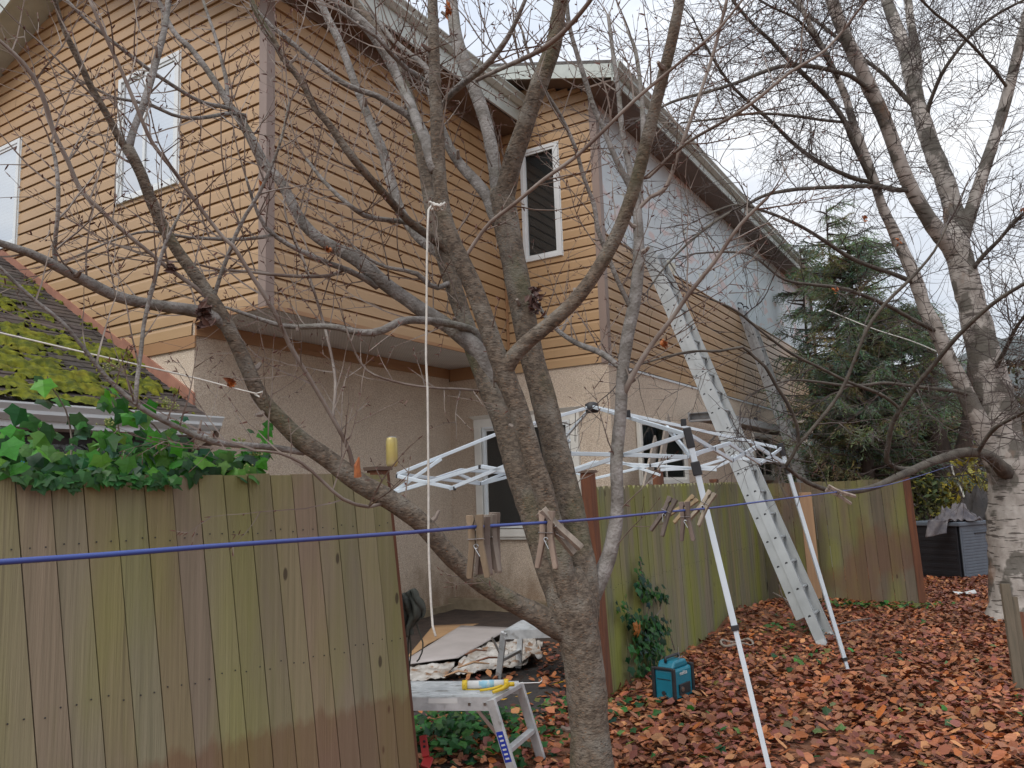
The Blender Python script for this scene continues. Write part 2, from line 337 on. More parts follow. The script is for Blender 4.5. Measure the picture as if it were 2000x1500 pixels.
# ================================================================== THE HOUSE  (local x = along its long side, y = back-left)
HROT = math.pi/2-ph_
house = thing('house', 'two storey house with tan lap siding over pebbled stucco behind the bare tree', 'house', O, HROT)
def part(mb, name, m, par=house, **k): return mb.build(name, m, par, world=False, **k)
PITCH = .152
PROF = [(0, .018), (.102, .014), (.126, .005), (.135, .003), (.135, -.016), (.152, -.016), (.152, .018)]
def siding(mb, org, d, n, L, zb, zr, holes=(), step=None, pitch=PITCH):
    """courses from zb up; zr(s)->(z0,z1); holes=(s0,s1,z0,z1)"""
    org = np.array(org, float); d = np.array(d, float); n = np.array(n, float); k = pitch/.152
    br = sorted(set([0, L] + [h for H in holes for h in H[:2] if 0 < h < L]))
    bands = []
    for a, b in zip(br[:-1], br[1:]):
        q = max(1, int(math.ceil((b-a)/(step or 1e9))))
        for i in range(q): bands.append((a+(b-a)*i/q, a+(b-a)*(i+1)/q))
    for a, b in bands:
        c = (a+b)/2; z0, z1 = zr(c)
        rs = [(z0, z1)]
        for h in holes:
            if h[0] <= c <= h[1]:
                rs = [r2 for r in rs for r2 in ((r[0], min(r[1], h[2])), (max(r[0], h[3]), r[1])) if r2[1]-r2[0] > .005]
        for r0, r1 in rs:
            i = int((r0-zb)//pitch)
            while zb+i*pitch < r1:
                zz = zb+i*pitch
                for (pz, pd), (qz, qd) in zip(PROF[:-1], PROF[1:]):
                    pz, qz = pz*k, qz*k
                    A, B = zz+pz, zz+qz
                    if B < r0 or A > r1 or (A == B and (A > r1 or A < r0)): continue
                    A2, B2 = max(A, r0), min(B, r1)
                    dp = pd if A == B else pd+(qd-pd)*(A2-A)/(B-A); dq = qd if A == B else pd+(qd-pd)*(B2-A)/(B-A)
                    P0 = org+d*a; P1 = org+d*b
                    jn = ((i*0.6180339+.37*L) % 1.0)*3.6; jj = .0022 if int((c-jn)//3.6) % 2 else 0
                    wv = [.0032*mnoise.noise(Vector((x_*.9+3*n[0], zz*2.2, 7))) for x_ in (a, b)]
                    q = [P0+n*(dp+jj+wv[0]), P1+n*(dp+jj+wv[1]), P1+n*(dq+jj+wv[1]), P0+n*(dq+jj+wv[0])]
                    for v_, z_ in zip(q, (A2, A2, B2, B2)): v_[2] = z_
                    mb.add(q, [(0, 1, 2, 3)])
                i += 1
A1, A2_, BL, BR = 4.51, 19.4, 1.07, -1.58      # inner corner, far end, recess depth, long wall plane
def ztop_gable(b):                              # underside of the gable rake on the left face
    return (7.05+.40*b) if b < 2.9 else (8.21-.38*(b-2.9)+.0)
ztop_gable = lambda b: min(6.95+.45*(b+0), 8.02+.40*(4.43-b)) 
def zlow_left(s):
    b = s
    if b < BL: return 3.56
    if b < 2.27: return 3.40
    return max(3.40, 2.61+.585*(b-1.07)+.13)
LH = [(1.37, 2.50, 5.13, 6.68), (4.68, 6.1, 5.10, 6.56)]
s = MB()
siding(s, (0, 0, 0), (0, 1, 0), (-1, 0, 0), 9.5, 3.56-PITCH, lambda c: (zlow_left(c), ztop_gable(c)), LH, step=.07)
siding(s, (0, 0, 0), (1, 0, 0), (0, -1, 0), A1, 3.56, lambda c: (3.56, 7.0), step=.3)
WH = (.35+0, .98, 4.96, 6.66)
siding(s, (A1, -0.0, 0), (0, -1, 0), (-1, 0, 0), -BR, 3.36, lambda c: (3.36, 7.32+.30*(2.08-c)-.19), [WH], step=.3)
siding(s, (A1, BR, 0), (1, 0, 0), (0, -1, 0), A2_-A1, 3.36, lambda c: (3.36, 5.2+.0*c), step=.3)
siding_o = part(s, 'siding', M['siding'])
# backing walls of the upper storey
s = MB()
s.box(.03, A1-.02, .03, 9.5, 3.60, 6.9); s.box(A1+.03, A2_, BR+.03, 9.5, 3.3, 7.05)
part(s, 'upper_wall', M['darkwall'])
s = MB(); n = 40
s.prism([(.06+0, .03), (9.5, .03)], 0) if False else None
gp = [(.05, 6.85), (9.5, 6.85)] + [(b, ztop_gable(b)-.02) for b in (9.5, 7, 3.4, .05)]
s.add([(.03, b, z) for b, z in gp], [tuple(range(len(gp)))])
part(s, 'gable_backing', M['darkwall'])
# unsided band wrapped in pale board
s = MB(); s.box(A1+.02, A2_, BR-.006, BR+.02, 5.19, 7.2); part(s, 'wrapped_wall', M['wrap'])
for k in range(6): s = MB(); s.box(A1+1.1+k*2.44, A1+1.108+k*2.44, BR-.0075, BR-.0055, 5.2, 7.2); part(s, 'board_joint', M['brown'])
# corner trims
s = MB()
for (x, y, sx_, sy_, z0, z1) in [(0, 0, 1, 1, 3.55, 7.0), (A1, BR, 1, 1, 3.35, 7.2)]:
    s = MB(); s.prism([(x-.024, y-.024), (x+.085, y-.024), (x+.085, y-.001), (x-.001, y-.001), (x-.001, y+.085), (x-.024, y+.085)], z1-z0, fr=lambda a_, b_, c_: (a_, b_, c_+z0)); part(s, 'corner_trim', M['cornerpost'])
s = MB(); s.box(A1-.05, A1-.02, -.05, -.02, 3.36, 7.1); part(s, 'inner_corner_trim', M['tantrim'])
# soffit below the overhang, with its tan edge trims
s = MB(); s.box(0, A1, 0, BL+.02, 3.548, 3.575); part(s, 'overhang_soffit', M['soffit'])
s = MB(); s.box(-.022, A1-.02, -.022, -.001, 3.53, 3.572); s.box(-.022, -.001, 0, BL, 3.53, 3.572)
part(s, 'edge_trim', M['tantrim'])
s = MB(); s.box(.0, A1, BL-.025, BL, 3.40, 3.545); s.box(.0, A1-.002, BL-.03, BL-.025, 3.40, 3.415); s.box(A1-.025, A1-.001, 0, BL-.03, 3.36, 3.545); s.box(-.022, -.004, BL-.03, 2.35, 3.27, 3.40)
s.box(.0, A1-.03, BL-.034, BL-.03, 3.46, 3.47)
part(s, 'frieze_board', M['tantrim'])
# stucco lower walls
s = MB()
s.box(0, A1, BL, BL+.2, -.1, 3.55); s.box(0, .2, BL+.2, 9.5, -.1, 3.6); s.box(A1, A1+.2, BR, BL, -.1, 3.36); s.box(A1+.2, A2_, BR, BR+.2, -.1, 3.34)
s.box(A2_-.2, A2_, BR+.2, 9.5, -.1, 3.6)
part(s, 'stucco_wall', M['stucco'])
s = MB(); s.box(A1+.01, A2_, BR-.014, BR, 3.32, 3.352); part(s, 'starter_strip', M['white'])
s = MB(); s.box(A1-.16, A1, -1.3, BL, -.1, .17); s.box(.0, A1-.16, BL-.10, BL, -.1, .10); part(s, 'footing', M['concrete'])
# roofs
def slab(mb, p, th):   # p: 4 corners of the upper face
    p = [np.array(q, float) for q in p]; q = [x-np.array((0, 0, th)) for x in p]
    mb.add(p+q, [(0, 1, 2, 3), (7, 6, 5, 4), (0, 4, 5, 1), (1, 5, 6, 2), (2, 6, 7, 3), (3, 7, 4, 0)])
EV = -.50; RIDGE = 3.1; zr_ = lambda b: 7.42+.45*(b-EV); RZ = zr_(RIDGE)
s = MB(); slab(s, [(-.48, EV, 7.42), (6.5, EV, 7.42), (6.5, RIDGE, RZ), (-.48, RIDGE, RZ)], .04)
slab(s, [(-.48, RIDGE, RZ), (6.5, RIDGE, RZ), (6.5, 9.9, RZ-.40*(9.9-RIDGE)), (-.48, 9.9, RZ-.40*(9.9-RIDGE))], .04)
part(s, 'bay_roof', M['roof'])
s = MB()  # rake soffit + sloping boards of the gable, seen from below
zs = lambda b: (ztop_gable(b)+.0)
for b0, b1 in ((EV+.04, 3.4), (3.4, 9.8)):
    z0, z1 = zs(b0), zs(b1)
    s.add([(-.46, b0, z0), (-.0, b0, z0), (-.0, b1, z1), (-.46, b1, z1)], [(0, 1, 2, 3)])
part(s, 'rake_soffit', M['fascia'])
s = MB()
for b0, b1 in ((EV, 3.4), (3.4, 9.9)):
    z0, z1 = zs(b0)-.03, zs(b1)-.03; t0, t1 = z0+.26, z1+.26
    v_ = [(-.49, b0, z0), (-.46, b0, z0), (-.46, b1, z1), (-.49, b1, z1), (-.49, b0, t0), (-.46, b0, t0), (-.46, b1, t1), (-.49, b1, t1)]
    s.add(v_, [(3, 2, 1, 0), (4, 5, 6, 7), (0, 1, 5, 4), (1, 2, 6, 5), (2, 3, 7, 6), (3, 0, 4, 7)])
part(s, 'rake_fascia', M['fascia'])
s = MB(); s.box(-.46, A1-.0, EV+.03, -.001, 7.0, 7.03); s.box(-.4, A1-.03, -.032, -.02, 6.88, 7.0); part(s, 'eave_soffit', M['brown'])
s = MB()   # gutter: a stepped pale profile along the eave
def gutter(mb, a0, a1, b, zt, c=None):
    pr = [(0, 0), (-.03, -.0), (-.085, .045), (-.085, .075), (-.12, .12), (-.12, .135), (-.0, .135)]
    vs = [(a, b+p, zt-.135+q) for a in (a0, a1) for p, q in pr]; k = len(pr)
    mb.add(vs, [(i, (i+1) % k, k+(i+1) % k, k+i) for i in range(k)] + [tuple(range(k-1, -1, -1)), tuple(range(k, 2*k))])
gutter(s, -.48, A1+.0, EV+.03, 7.40); s.box(-.46, A1, EV+.032, EV+.05, 7.0, 7.40)
part(s, 'gutter', M['fascia'])
MB_ = -2.08
s = MB(); a0 = A1-.40; mz = lambda b: 7.32+.30*(b-MB_)
slab(s, [(a0-.02, MB_, mz(MB_)+.05), (A2_+.4, MB_, mz(MB_)+.05), (A2_+.4, 5.5, mz(5.5)+.05), (a0-.02, 5.5, mz(5.5)+.05)], .045)
part(s, 'main_roof', M['roof'])
s = MB()
z0, z1 = mz(MB_), mz(1.2)
s.add([(a0-.02, MB_, z0-.20), (a0+.01, MB_, z0-.20), (a0+.01, 1.2, z1-.20), (a0-.02, 1.2, z1-.20), (a0-.02, MB_, z0), (a0+.01, MB_, z0), (a0+.01, 1.2, z1), (a0-.02, 1.2, z1)],
      [(3, 2, 1, 0), (4, 5, 6, 7), (0, 1, 5, 4), (1, 2, 6, 5), (2, 3, 7, 6), (3, 0, 4, 7)])
s.box(a0-.035, a0-.021, MB_, MB_+.001, z0-.2, z0) if False else None
part(s, 'gable_fascia', M['fascia'])
s = MB(); s.add([(a0+.01, MB_+.02, z0-.17), (A1, MB_+.02, z0-.17), (A1, 1.2, z1-.17), (a0+.01, 1.2, z1-.17)], [(0, 1, 2, 3)])
s.box(a0+.01, A2_+.38, MB_+.02, BR, 7.10, 7.125)
part(s, 'eave_soffit', M['brown'])
s = MB(); gutter(s, a0-.02, A2_+.4, MB_+.02, 7.33); s.box(a0-.02, A2_+.4, MB_+.02, MB_+.04, 7.08, 7.33); part(s, 'gutter', M['fascia'])
s = MB(); s.tube([(A2_-.2, BR-.06, 7.15), (A2_-.2, BR-.06, .2)], .04, 8); part(s, 'downspout', M['brown'])

# windows ---------------------------------------------------------------
def win(name, wall, c0, c1, z0, z1, split, fills, fw=.055, pr=.045, label=None, hung=False, frame_m='white', sep=.03, off=0):
    """wall 'a' (plane a=const, facing -x, span b) or 'b' (plane b=const, facing -y, span a)"""
    k, pos = wall; pos -= off
    fr = (lambda s_, o, z: (pos-o, s_, z)) if k == 'a' else (lambda s_, o, z: (s_, pos-o, z))
    m = MB()
    def bx(s0, s1, o0, o1, y0, y1, mb=None): (mb or m).box(s0, s1, o0, o1, y0, y1, fr=lambda x, y, z: fr(x, y, z))
    bx(c0, c0+fw, -.02, pr, z0, z1); bx(c1-fw, c1, -.02, pr, z0, z1); bx(c0+fw, c1-fw, -.02, pr, z0, z0+fw); bx(c0+fw, c1-fw, -.02, pr, z1-fw, z1)
    bx(c0-.012, c0, -.01, pr-.02, z0-.012, z1+.012); bx(c1, c1+.012, -.01, pr-.02, z0-.012, z1+.012)
    f = m.build('window', M[frame_m], house, world=False, bevel=.004)
    if label: f['label'] = label
    i0, i1 = c0+fw, c1-fw; y0, y1 = z0+fw, z1-fw
    edges = [(i0, i0+(i1-i0)*split), (i0+(i1-i0)*split, i1)] if split and not hung else [(i0, i1)]
    for q, (e0, e1) in enumerate(edges):
        sm = MB(); t_ = .032; oo = pr-.012-(.012*q)
        bx(e0, e0+t_, .0, oo, y0, y1, sm); bx(e1-t_, e1, .0, oo, y0, y1, sm); bx(e0+t_, e1-t_, .0, oo, y0, y0+t_, sm); bx(e0+t_, e1-t_, .0, oo, y1-t_, y1, sm)
        if hung: bx(e0+t_, e1-t_, .0, oo+.004, y0+(y1-y0)*split-.02, y0+(y1-y0)*split+.02, sm)
        sm.build('sash', M[frame_m], f, world=False)
        g = MB(); g.add([fr(e0+t_, oo-.012, y0+t_), fr(e1-t_, oo-.012, y0+t_), fr(e1-t_, oo-.012, y1-t_), fr(e0+t_, oo-.012, y1-t_)], [(0, 1, 2, 3)]); g.build('pane', M['glass'], f, world=False)
        fill = fills[q % len(fills)]
        c = MB()
        if fill == 'curtain':
            n_ = 60; vs = []
            for i in range(n_+1):
                s_ = e0+t_+(e1-e0-2*t_)*i/n_; o_2 = -.012+.010*math.sin(i*.95)+.004*math.sin(i*2.3)
                vs += [fr(s_, o_2, y0+t_), fr(s_, o_2, y1-t_)]
            c.add(vs, [(2*i, 2*i+2, 2*i+3, 2*i+1) for i in range(n_)]); c.build('curtain', M['curtain'], f, world=False)
        elif fill == 'blind':
            k_ = int((y1-y0)/.05)
            for i in range(k_): zz = y0+t_+(y1-y0-2*t_)*i/k_; bx(e0+t_, e1-t_, -.014, -.006, zz, zz+(y1-y0-2*t_)/k_*.86, c)
            bx(e0+t_, e1-t_, -.018, -.016, y0+t_, y1-t_, c)
            c.build('blind', M['blind'], f, world=False)
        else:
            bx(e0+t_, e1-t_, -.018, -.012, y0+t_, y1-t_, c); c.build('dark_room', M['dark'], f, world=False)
    return f
win('w', ('a', 0), 1.37, 2.50, 5.13, 6.68, .56, ['blind', 'curtain'], label='upper sliding window on the left face with a grey curtain and a white blind')
win('w', ('a', 0), 4.68, 6.1, 5.10, 6.56, .5, ['blind', 'blind'], label='upper window at the left edge with a white slatted blind')
win('w', ('a', A1), -.98, -.35, 4.96, 6.66, 0, ['dark'], label='tall dark upper window beside the inner corner', hung=False)
# lower window of the recessed wall, with its wide crowned casing
f = win('w', ('a', A1), -.97, .47, 1.16, 2.62, .5, ['dark'], fw=.03, pr=.03, off=.022, label='dark lower window in wide cream casing')
s = MB()
for (b0, b1, z0, z1, pz) in [(.485, .60, 1.06, 2.62, .065), (-1.10, -.985, 1.06, 2.62, .065), (-1.12, .62, 1.04, 1.145, .075)]: s.box(A1-pz, A1, b0, b1, z0, z1)
vs = []
for px_, e in ((.045, .0), (.055, .05)): pass
s.box(A1-.045, A1, -1.12, .62, 2.62, 2.735)
s.add([(A1-.045, -1.12, 2.735), (A1-.045, .62, 2.735), (A1-.09, .68, 2.79), (A1-.09, -1.18, 2.79), (A1, -1.12, 2.735), (A1, .62, 2.735), (A1, .68, 2.79), (A1, -1.18, 2.79)],
      [(0, 3, 2, 1), (1, 2, 6, 5), (3, 7, 6, 2), (0, 4, 7, 3)])
s.box(A1-.05, A1, -1.13, .63, 1.0, 1.04)
s.build('casing', M['trimwhite'], f, world=False, bevel=.004)
win('w', ('b', BR), 5.35, 7.3, 1.70, 2.66, .52, ['curtain', 'dark'], fw=.07, off=.022, label='wide lower window half hidden by leaning boards', frame_m='trimwhite')
win('w', ('b', BR), 11.5, 13.05, 1.72, 2.72, .5, ['curtain', 'curtain'], fw=.09, off=.022, label='lower window behind the ladder', frame_m='trimwhite')
win('w', ('b', BR), 16.0, 17.2, 1.75, 2.7, .5, ['dark'], fw=.08, off=.022, label='far small lower window', frame_m='trimwhite')

# low wing with the mossy roof, running from the left face towards the camera
WE = .80; wz = lambda b: 2.50+.585*(b-WE)
s = MB(); rng = random.Random(5)
rows = 40; dz_ = .115
for r_ in range(rows):           # overlapping shingle courses
    b0 = WE-.03+r_*dz_; b1 = b0+dz_+.012; a = -8.0+rng.uniform(-.2, 0)
    while a < -.01:
        w_ = rng.uniform(.14, .30); a1 = min(a+w_, -.01); h = rng.uniform(.004, .010); k = rng.uniform(.55, 1.2)
        c = (k, k*rng.uniform(.92, 1.02), k*rng.uniform(.86, 1.02))
        lo_, hi_ = wz(b0)+.022+h, wz(b1)+.012+h
        s.add([(a, b0, lo_), (a1-.004, b0, lo_), (a1-.004, b1, hi_), (a, b1, hi_), (a, b0, lo_-.022), (a1-.004, b0, lo_-.022)], [(0, 1, 2, 3), (4, 5, 1, 0)], c)
        a = a1
M['shing'] = mat('dark_worn_shingles', (.060, .052, .048), (.095, .082, .075), 26, .9, .5, 120, attr=True)
layer(M['shing'], (.13, .085, .07), f_noise((1, 1, 1), .5, .7, 1.3, .5))
part(s, 'wing_roof', M['shing'])
s = MB(); slab(s, [(-8, WE-.02, wz(WE-.02)-.01), (-.0, WE-.02, wz(WE-.02)-.01), (-.0, 5.6, wz(5.6)-.01), (-8, 5.6, wz(5.6)-.01)], .06); part(s, 'wing_sheathing', M['brown'])
# moss cushions on the courses
s = MB(); nx, ny = 560, 210; a_0, a_1, b_0, b_1 = -5.6, -.03, WE, WE+3.4; ids = {}; vs = []
def mossh(a, b):
    rr = ((b-WE)/dz_) % 1.0
    base = mnoise.fractal(Vector((a*1.1, b*1.6, 4)), .8, 2.1, 3)*.55 + .45*mnoise.noise(Vector((a*5.5, b*7.5, 9))) + .22*mnoise.noise(Vector((a*17, b*17, 1)))
    pref = .16*(1-(b-WE)/3.2) + .10*min(1.2, -a*.7-.4) - .03
    return base+pref+.14*(1-abs(rr-.2)*2)-.135
for j in range(ny):
    for i in range(nx):
        a = a_0+(a_1-a_0)*i/(nx-1); b = b_0+(b_1-b_0)*j/(ny-1); h = mossh(a, b)
        if h > -.06:
            t_ = max(0, h); z = wz(b)+.018+min(.075, .085*t_**.5*1.25)+.008*mnoise.noise(Vector((a*60, b*60, 0)))-(.03 if h < 0 else 0)
            ids[(i, j)] = len(vs); vs.append((a+.006*mnoise.noise(Vector((a*50, b*50, 7))), b, z))
fs = [(ids[i, j], ids[i+1, j], ids[i+1, j+1], ids[i, j+1]) for (i, j) in ids if (i+1, j) in ids and (i, j+1) in ids and (i+1, j+1) in ids]
s.add(vs, fs); mo = part(s, 'moss', M['moss'], smooth=True); mo['kind'] = 'stuff'
s = MB()   # flashing board along the junction of wing roof and wall
for b0, b1, t0, t1 in ((1.04, 2.3, .15, .16), (2.3, 5.2, .12, .12)):
    z0, z1 = wz(b0)-.0, wz(b1)-.0
    vs = [(-.03, b0, z0), (-.0, b0, z0), (-.0, b1, z1), (-.03, b1, z1), (-.03, b0, z0+t0), (-.0, b0, z0+t0), (-.0, b1, z1+t1), (-.03, b1, z1+t1)]
    s.add(vs, [(0, 1, 5, 4), (1, 2, 6, 5), (2, 3, 7, 6), (3, 0, 4, 7), (4, 5, 6, 7)])
part(s, 'step_flashing', M['flash'])
s = MB(); gutter(s, -8, .06, WE-.02, 2.52); part(s, 'gutter', M['white'])
s = MB(); s.box(-8, -.01, WE-.02, WE, 2.33, 2.52); s.box(-8, -.02, WE, BL, 2.33, 2.35); part(s, 'wing_soffit', M['white'])
s = MB(); s.box(-8, -.0, BL+.02, BL+.2, -.1, 2.5); part(s, 'wing_wall', M['darkwall'])
for k in range(3):
    s = MB(); x0 = -1.75+(-1.9)*k; s.box(x0, x0+1.5, BL-.01, BL+.02, 1.3, 2.28); fo = part(s, 'window', M['darkwall'])
    g = MB(); g.box(x0+.06, x0+1.44, BL-.016, BL-.01, 1.36, 2.22); g.build('pane', M['glass'], fo, world=False)
s = MB(); s.tube([(.10, WE+.02, 2.42), (.10, WE+.05, 2.3), (.04, BL-.04, 2.2)], .03, 8); part(s, 'downspout', M['brown'])

# ================================================================== FENCES
def fence(name, label, p0, p1, ztop, zbot, bw, lean, m, postm, posts, dog=False, seed=1, side=-1, topf=None, group=None):
    p0 = np.array(p0, float); p1 = np.array(p1, float); Lh = math.hypot(*(p1-p0)[:2]); rz = math.atan2(p1[1]-p0[1], p1[0]-p0[0])
    t = thing(name, label, 'fence', (p0[0], p0[1], 0), rz); rg = random.Random(seed); n_ = int(Lh/bw+.5); bw = Lh/n_
    mb_all = []
    tf = topf or (lambda s_: ztop)
    for i in range(n_):
        s_ = MB(); x0 = i*bw+.0015+rg.uniform(0, .002); x1 = (i+1)*bw-.0015-rg.uniform(0, .002); zt = tf((x0+x1)/2)+rg.uniform(-.006, .006); dy = rg.uniform(0, .004)
        k = rg.uniform(.86, 1.12); g_ = rg.uniform(.96, 1.06); c = (k*rg.uniform(.95, 1.06), k*g_, k*rg.uniform(.84, 1.10)); a = rg.uniform(-.002, .002)
        sh = lambda x, z: x+lean*(ztop-z)
        if dog: pr = [(x0, zt-.03), (x0+.025, zt), (x1-.025, zt), (x1, zt-.03)]
        else: pr = [(x0, zt), (x1, zt)]
        pr = [(x0, zbot)] + pr + [(x1, zbot)]
        pr = [(sh(x, z), z) for x, z in pr]; q = len(pr)
        vs = [(x, dy+(a*z), z) for x, z in pr] + [(x, dy+.017+(a*z), z) for x, z in pr]
        # orientation: front face towards -y
        s_.add(vs, [tuple(range(q-1, -1, -1)), tuple(range(q, 2*q))] + [(j, (j+1) % q, q+(j+1) % q, q+j) for j in range(q)], c)
        mb_all.append(s_)
    for s_ in mb_all: s_.build('board', m, t, world=False)
    for z in (ztop-.28, (ztop)*.5, .25):
        s_ = MB(); s_.box(0, Lh, .022, .06, z-.045, z+.045, fr=lambda x, y, zz: (x+lean*(ztop-zz), y, zz)); s_.build('rail', m, t, world=False)
    nl = MB()
    for i in range(n_):
        for u_ in (.25, .75):
            for zz in (ztop-.27+rg.uniform(-.01, .01), ztop*.5+rg.uniform(-.02, .02)):
                x = (i+u_)*bw+rg.uniform(-.008, .008)+lean*(ztop-zz); nl.lathe([(.0035, 0), (.0035, .002)], n=6, fr=lambda a_, b_, c_: (x+a_, -.0022+c_, zz+b_))
    nl.build('nails', M['black'], t, world=False)['kind'] = 'stuff'
    for (x, w_, pm, dz, y0, zt) in posts:
        s_ = MB(); s_.box(x-w_/2, x+w_/2, y0, y0+.09, -.1, zt, fr=lambda a_, b_, c_: (a_+lean*(ztop-c_), b_, c_)); s_.build('post', M[pm], t, world=False, bevel=.004)
        if dz:
            s_ = MB(); s_.box(x-w_/2-.012, x+w_/2+.012, y0-.012, y0+.10, zt, zt+.02, fr=lambda a_, b_, c_: (a_+lean*(ztop-c_), b_, c_)); s_.build('post_cap', M['brown'], t, world=False)
    return t
TL0, TL1 = P(0, 930, 3.0), P(757, 925, 4.4)
dL = (TL1-TL0); dL[2] = 0; LL = np.linalg.norm(dL); dL /= LL
p_start = TL0 - dL*1.4
fence('board_fence', 'near weathered board fence at left with green ivy along its top', p_start, TL1, TL1[2], -.2, .12, .11, M['fence'], 'fence', [(LL+1.4-.012, .09, 'redpost', True, .02, TL1[2]+.02), (.3, .09, 'fence', False, .06, 1.7)], seed=3)
FR0, FR1 = G(1182, 1370), G(1500, 1180)
zt1 = PL(1165, 950, (FR0[0], FR0[1], 0), np.array([-.5, .86, 0]))
topR = P(1165, 950, 6.55)[2]; topR2 = P(1560, 937, 11.3)[2]
LR = math.hypot(*(FR1-FR0)[:2])
dR = (FR1-FR0)/LR
s0 = FR0 - dR*0.0
fence('board_fence', 'mossy green board fence in the middle with a climbing ivy vine on it', FR0-dR*.02-np.array([dR[0], dR[1], 0])*.13, FR1, topR, -.15, .112, .075, M['fence2'], 'redpost',
      [(.03, .10, 'redpost', True, -.05, topR+.11), (1.95, .09, 'redpost', True, .065, topR+.13), (3.9, .09, 'redpost', False, .065, topR+.05)], dog=True, seed=8, topf=lambda s_: topR+(topR2-topR)*s_/LR)
FE = G(1790, 1183); print('fence tops', topR, topR2, FR0, FR1, FE)
topE = P(1765, 935, FE[1])[2]
tE = fence('board_fence', 'far return panel of the board fence between the new post and the storage box', FR1+np.array([-.02, .03, 0]), FE, topE, -.1, .15, .03, M['fence3'], 'redpost', [(math.hypot(*(FE-FR1)[:2])+.06, .09, 'redpost', False, -.03, topE+.02)], seed=12)
# pale new post standing in front of the return panel
q0, q1 = P(1590, 1120, 10.85), P(1570, 962, 10.85)
s = MB(); s.box(-.09, .09, -.045, .045, -.05, q1[2], fr=lambda x, y, z: (q0[0]+x*.8+y*.3-.02*(z), q0[1]+y-.3*x, z))
tag(s.build('fence_post', M['newpost'], None, bevel=.004), 'pale new lumber post in front of the far fence panel beside the long ladder', 'post')
# ================================================================== TREES
def smooth_path(pts, step):
    """pts: list of (vec, r). Catmull-Rom, resampled."""
    p = [np.array(a, float) for a, _ in pts]; r = [b for _, b in pts]; out = []; rad = []
    n = len(p)
    for i in range(n-1):
        a, b, c, d = p[max(i-1, 0)], p[i], p[i+1], p[min(i+2, n-1)]
        k = max(1, int(np.linalg.norm(c-b)/step+.5))
        for j in range(k):
            t = j/k; q = .5*((2*b)+(-a+c)*t+(2*a-5*b+4*c-d)*t*t+(-a+3*b-3*c+d)*t**3)
            out.append(q); rad.append(r[i]*(1-t)+r[i+1]*t)
    out.append(p[-1]); rad.append(r[-1]); return out, rad
def limb(px, Y0, Y1, step=.05, wk=1.0):
    ln = [0]
    for a, b in zip(px[:-1], px[1:]): ln.append(ln[-1]+math.hypot(a[0]-b[0], a[1]-b[1]))
    pts = []
    for (x, y, w_), l in zip(px, ln):
        Y = Y0+(Y1-Y0)*l/ln[-1]; pts.append((P(x, y, Y), max(.0022, w_*wk/2*Y/f_)))
    return smooth_path(pts, step)
def rv(rg):
    v = np.array([rg.gauss(0, 1) for _ in range(3)]); return v/np.linalg.norm(v)
def twig(mb, p, d, L_, r, rg, grav, wob, depth, buds=None, sub=.5, n=3, seg=.055):
    """a wiggly twig that forks; grav > 0 turns it upwards"""
    k = max(3, int(L_/seg)); pts = [p]; q = p.copy(); t = d/np.linalg.norm(d)
    for i in range(k):
        t = t+rv(rg)*wob+np.array([0, 0, grav]); t /= np.linalg.norm(t); q = q+t*(L_/k); pts.append(q)
        if depth > 0 and i > 0 and rg.random() < sub:
            e = np.cross(t, rv(rg)); e /= np.linalg.norm(e); dd = t*.75+e*.8
            twig(mb, q, dd, L_*rg.uniform(.3, .65)*(1-i/k*.5), r*.62, rg, grav, wob, depth-1, buds, sub, n, seg)
        elif buds is not None and rg.random() < .42:
            e = np.cross(t, rv(rg)); e /= np.linalg.norm(e); e = e*.9+t*.5; l_ = rg.uniform(.008, .03)
            buds.tube([q, q+e*l_*.6, q+e*l_], [r*.7+.0008, r*.55+.0016, .0006], 3, cap=False)
    rr = [max(.0010, r*(1-.75*i/k)) for i in range(k+1)]
    mb.tube(pts, rr, n, cap=False)
    if buds is not None: buds.tube([pts[-1], pts[-1]+t*.010, pts[-1]+t*.024], [rr[-1]*1.0, rr[-1]+.0014, .0005], 3, cap=False)
def clothe(path, rad, mb, buds, rg, dens, Lr, r0, grav, wob, depth, sub=.4, up=.35, skip=0.1, rmax=.05, n=3, fwd=.5):
    m = len(path); acc = 0
    for i in range(1, m-1):
        if i/m < skip: continue
        ds = np.linalg.norm(path[i]-path[i-1]); acc += ds*dens*(.6 if rad[i] > .03 else 1.0)
        while acc > rg.random():
            acc -= 1
            t = path[i+1]-path[i-1]; t /= np.linalg.norm(t); e = np.cross(t, rv(rg)); e /= np.linalg.norm(e)
            d = t*fwd+e*.9+np.array([0, 0, up]); L_ = rg.uniform(*Lr)*(1.0 if rad[i] > .006 else .7)
            twig(mb, path[i], d, L_, min(r0, rad[i]*.6)*rg.uniform(.7, 1.2), rg, grav, wob, depth, buds, sub, n)
    t = path[-1]-path[-3]; t /= np.linalg.norm(t)
    for k in range(2): twig(mb, path[-1], t+rv(rg)*.35, rg.uniform(*Lr), min(r0, rad[-1]), rg, grav, wob, depth, buds, sub, n)

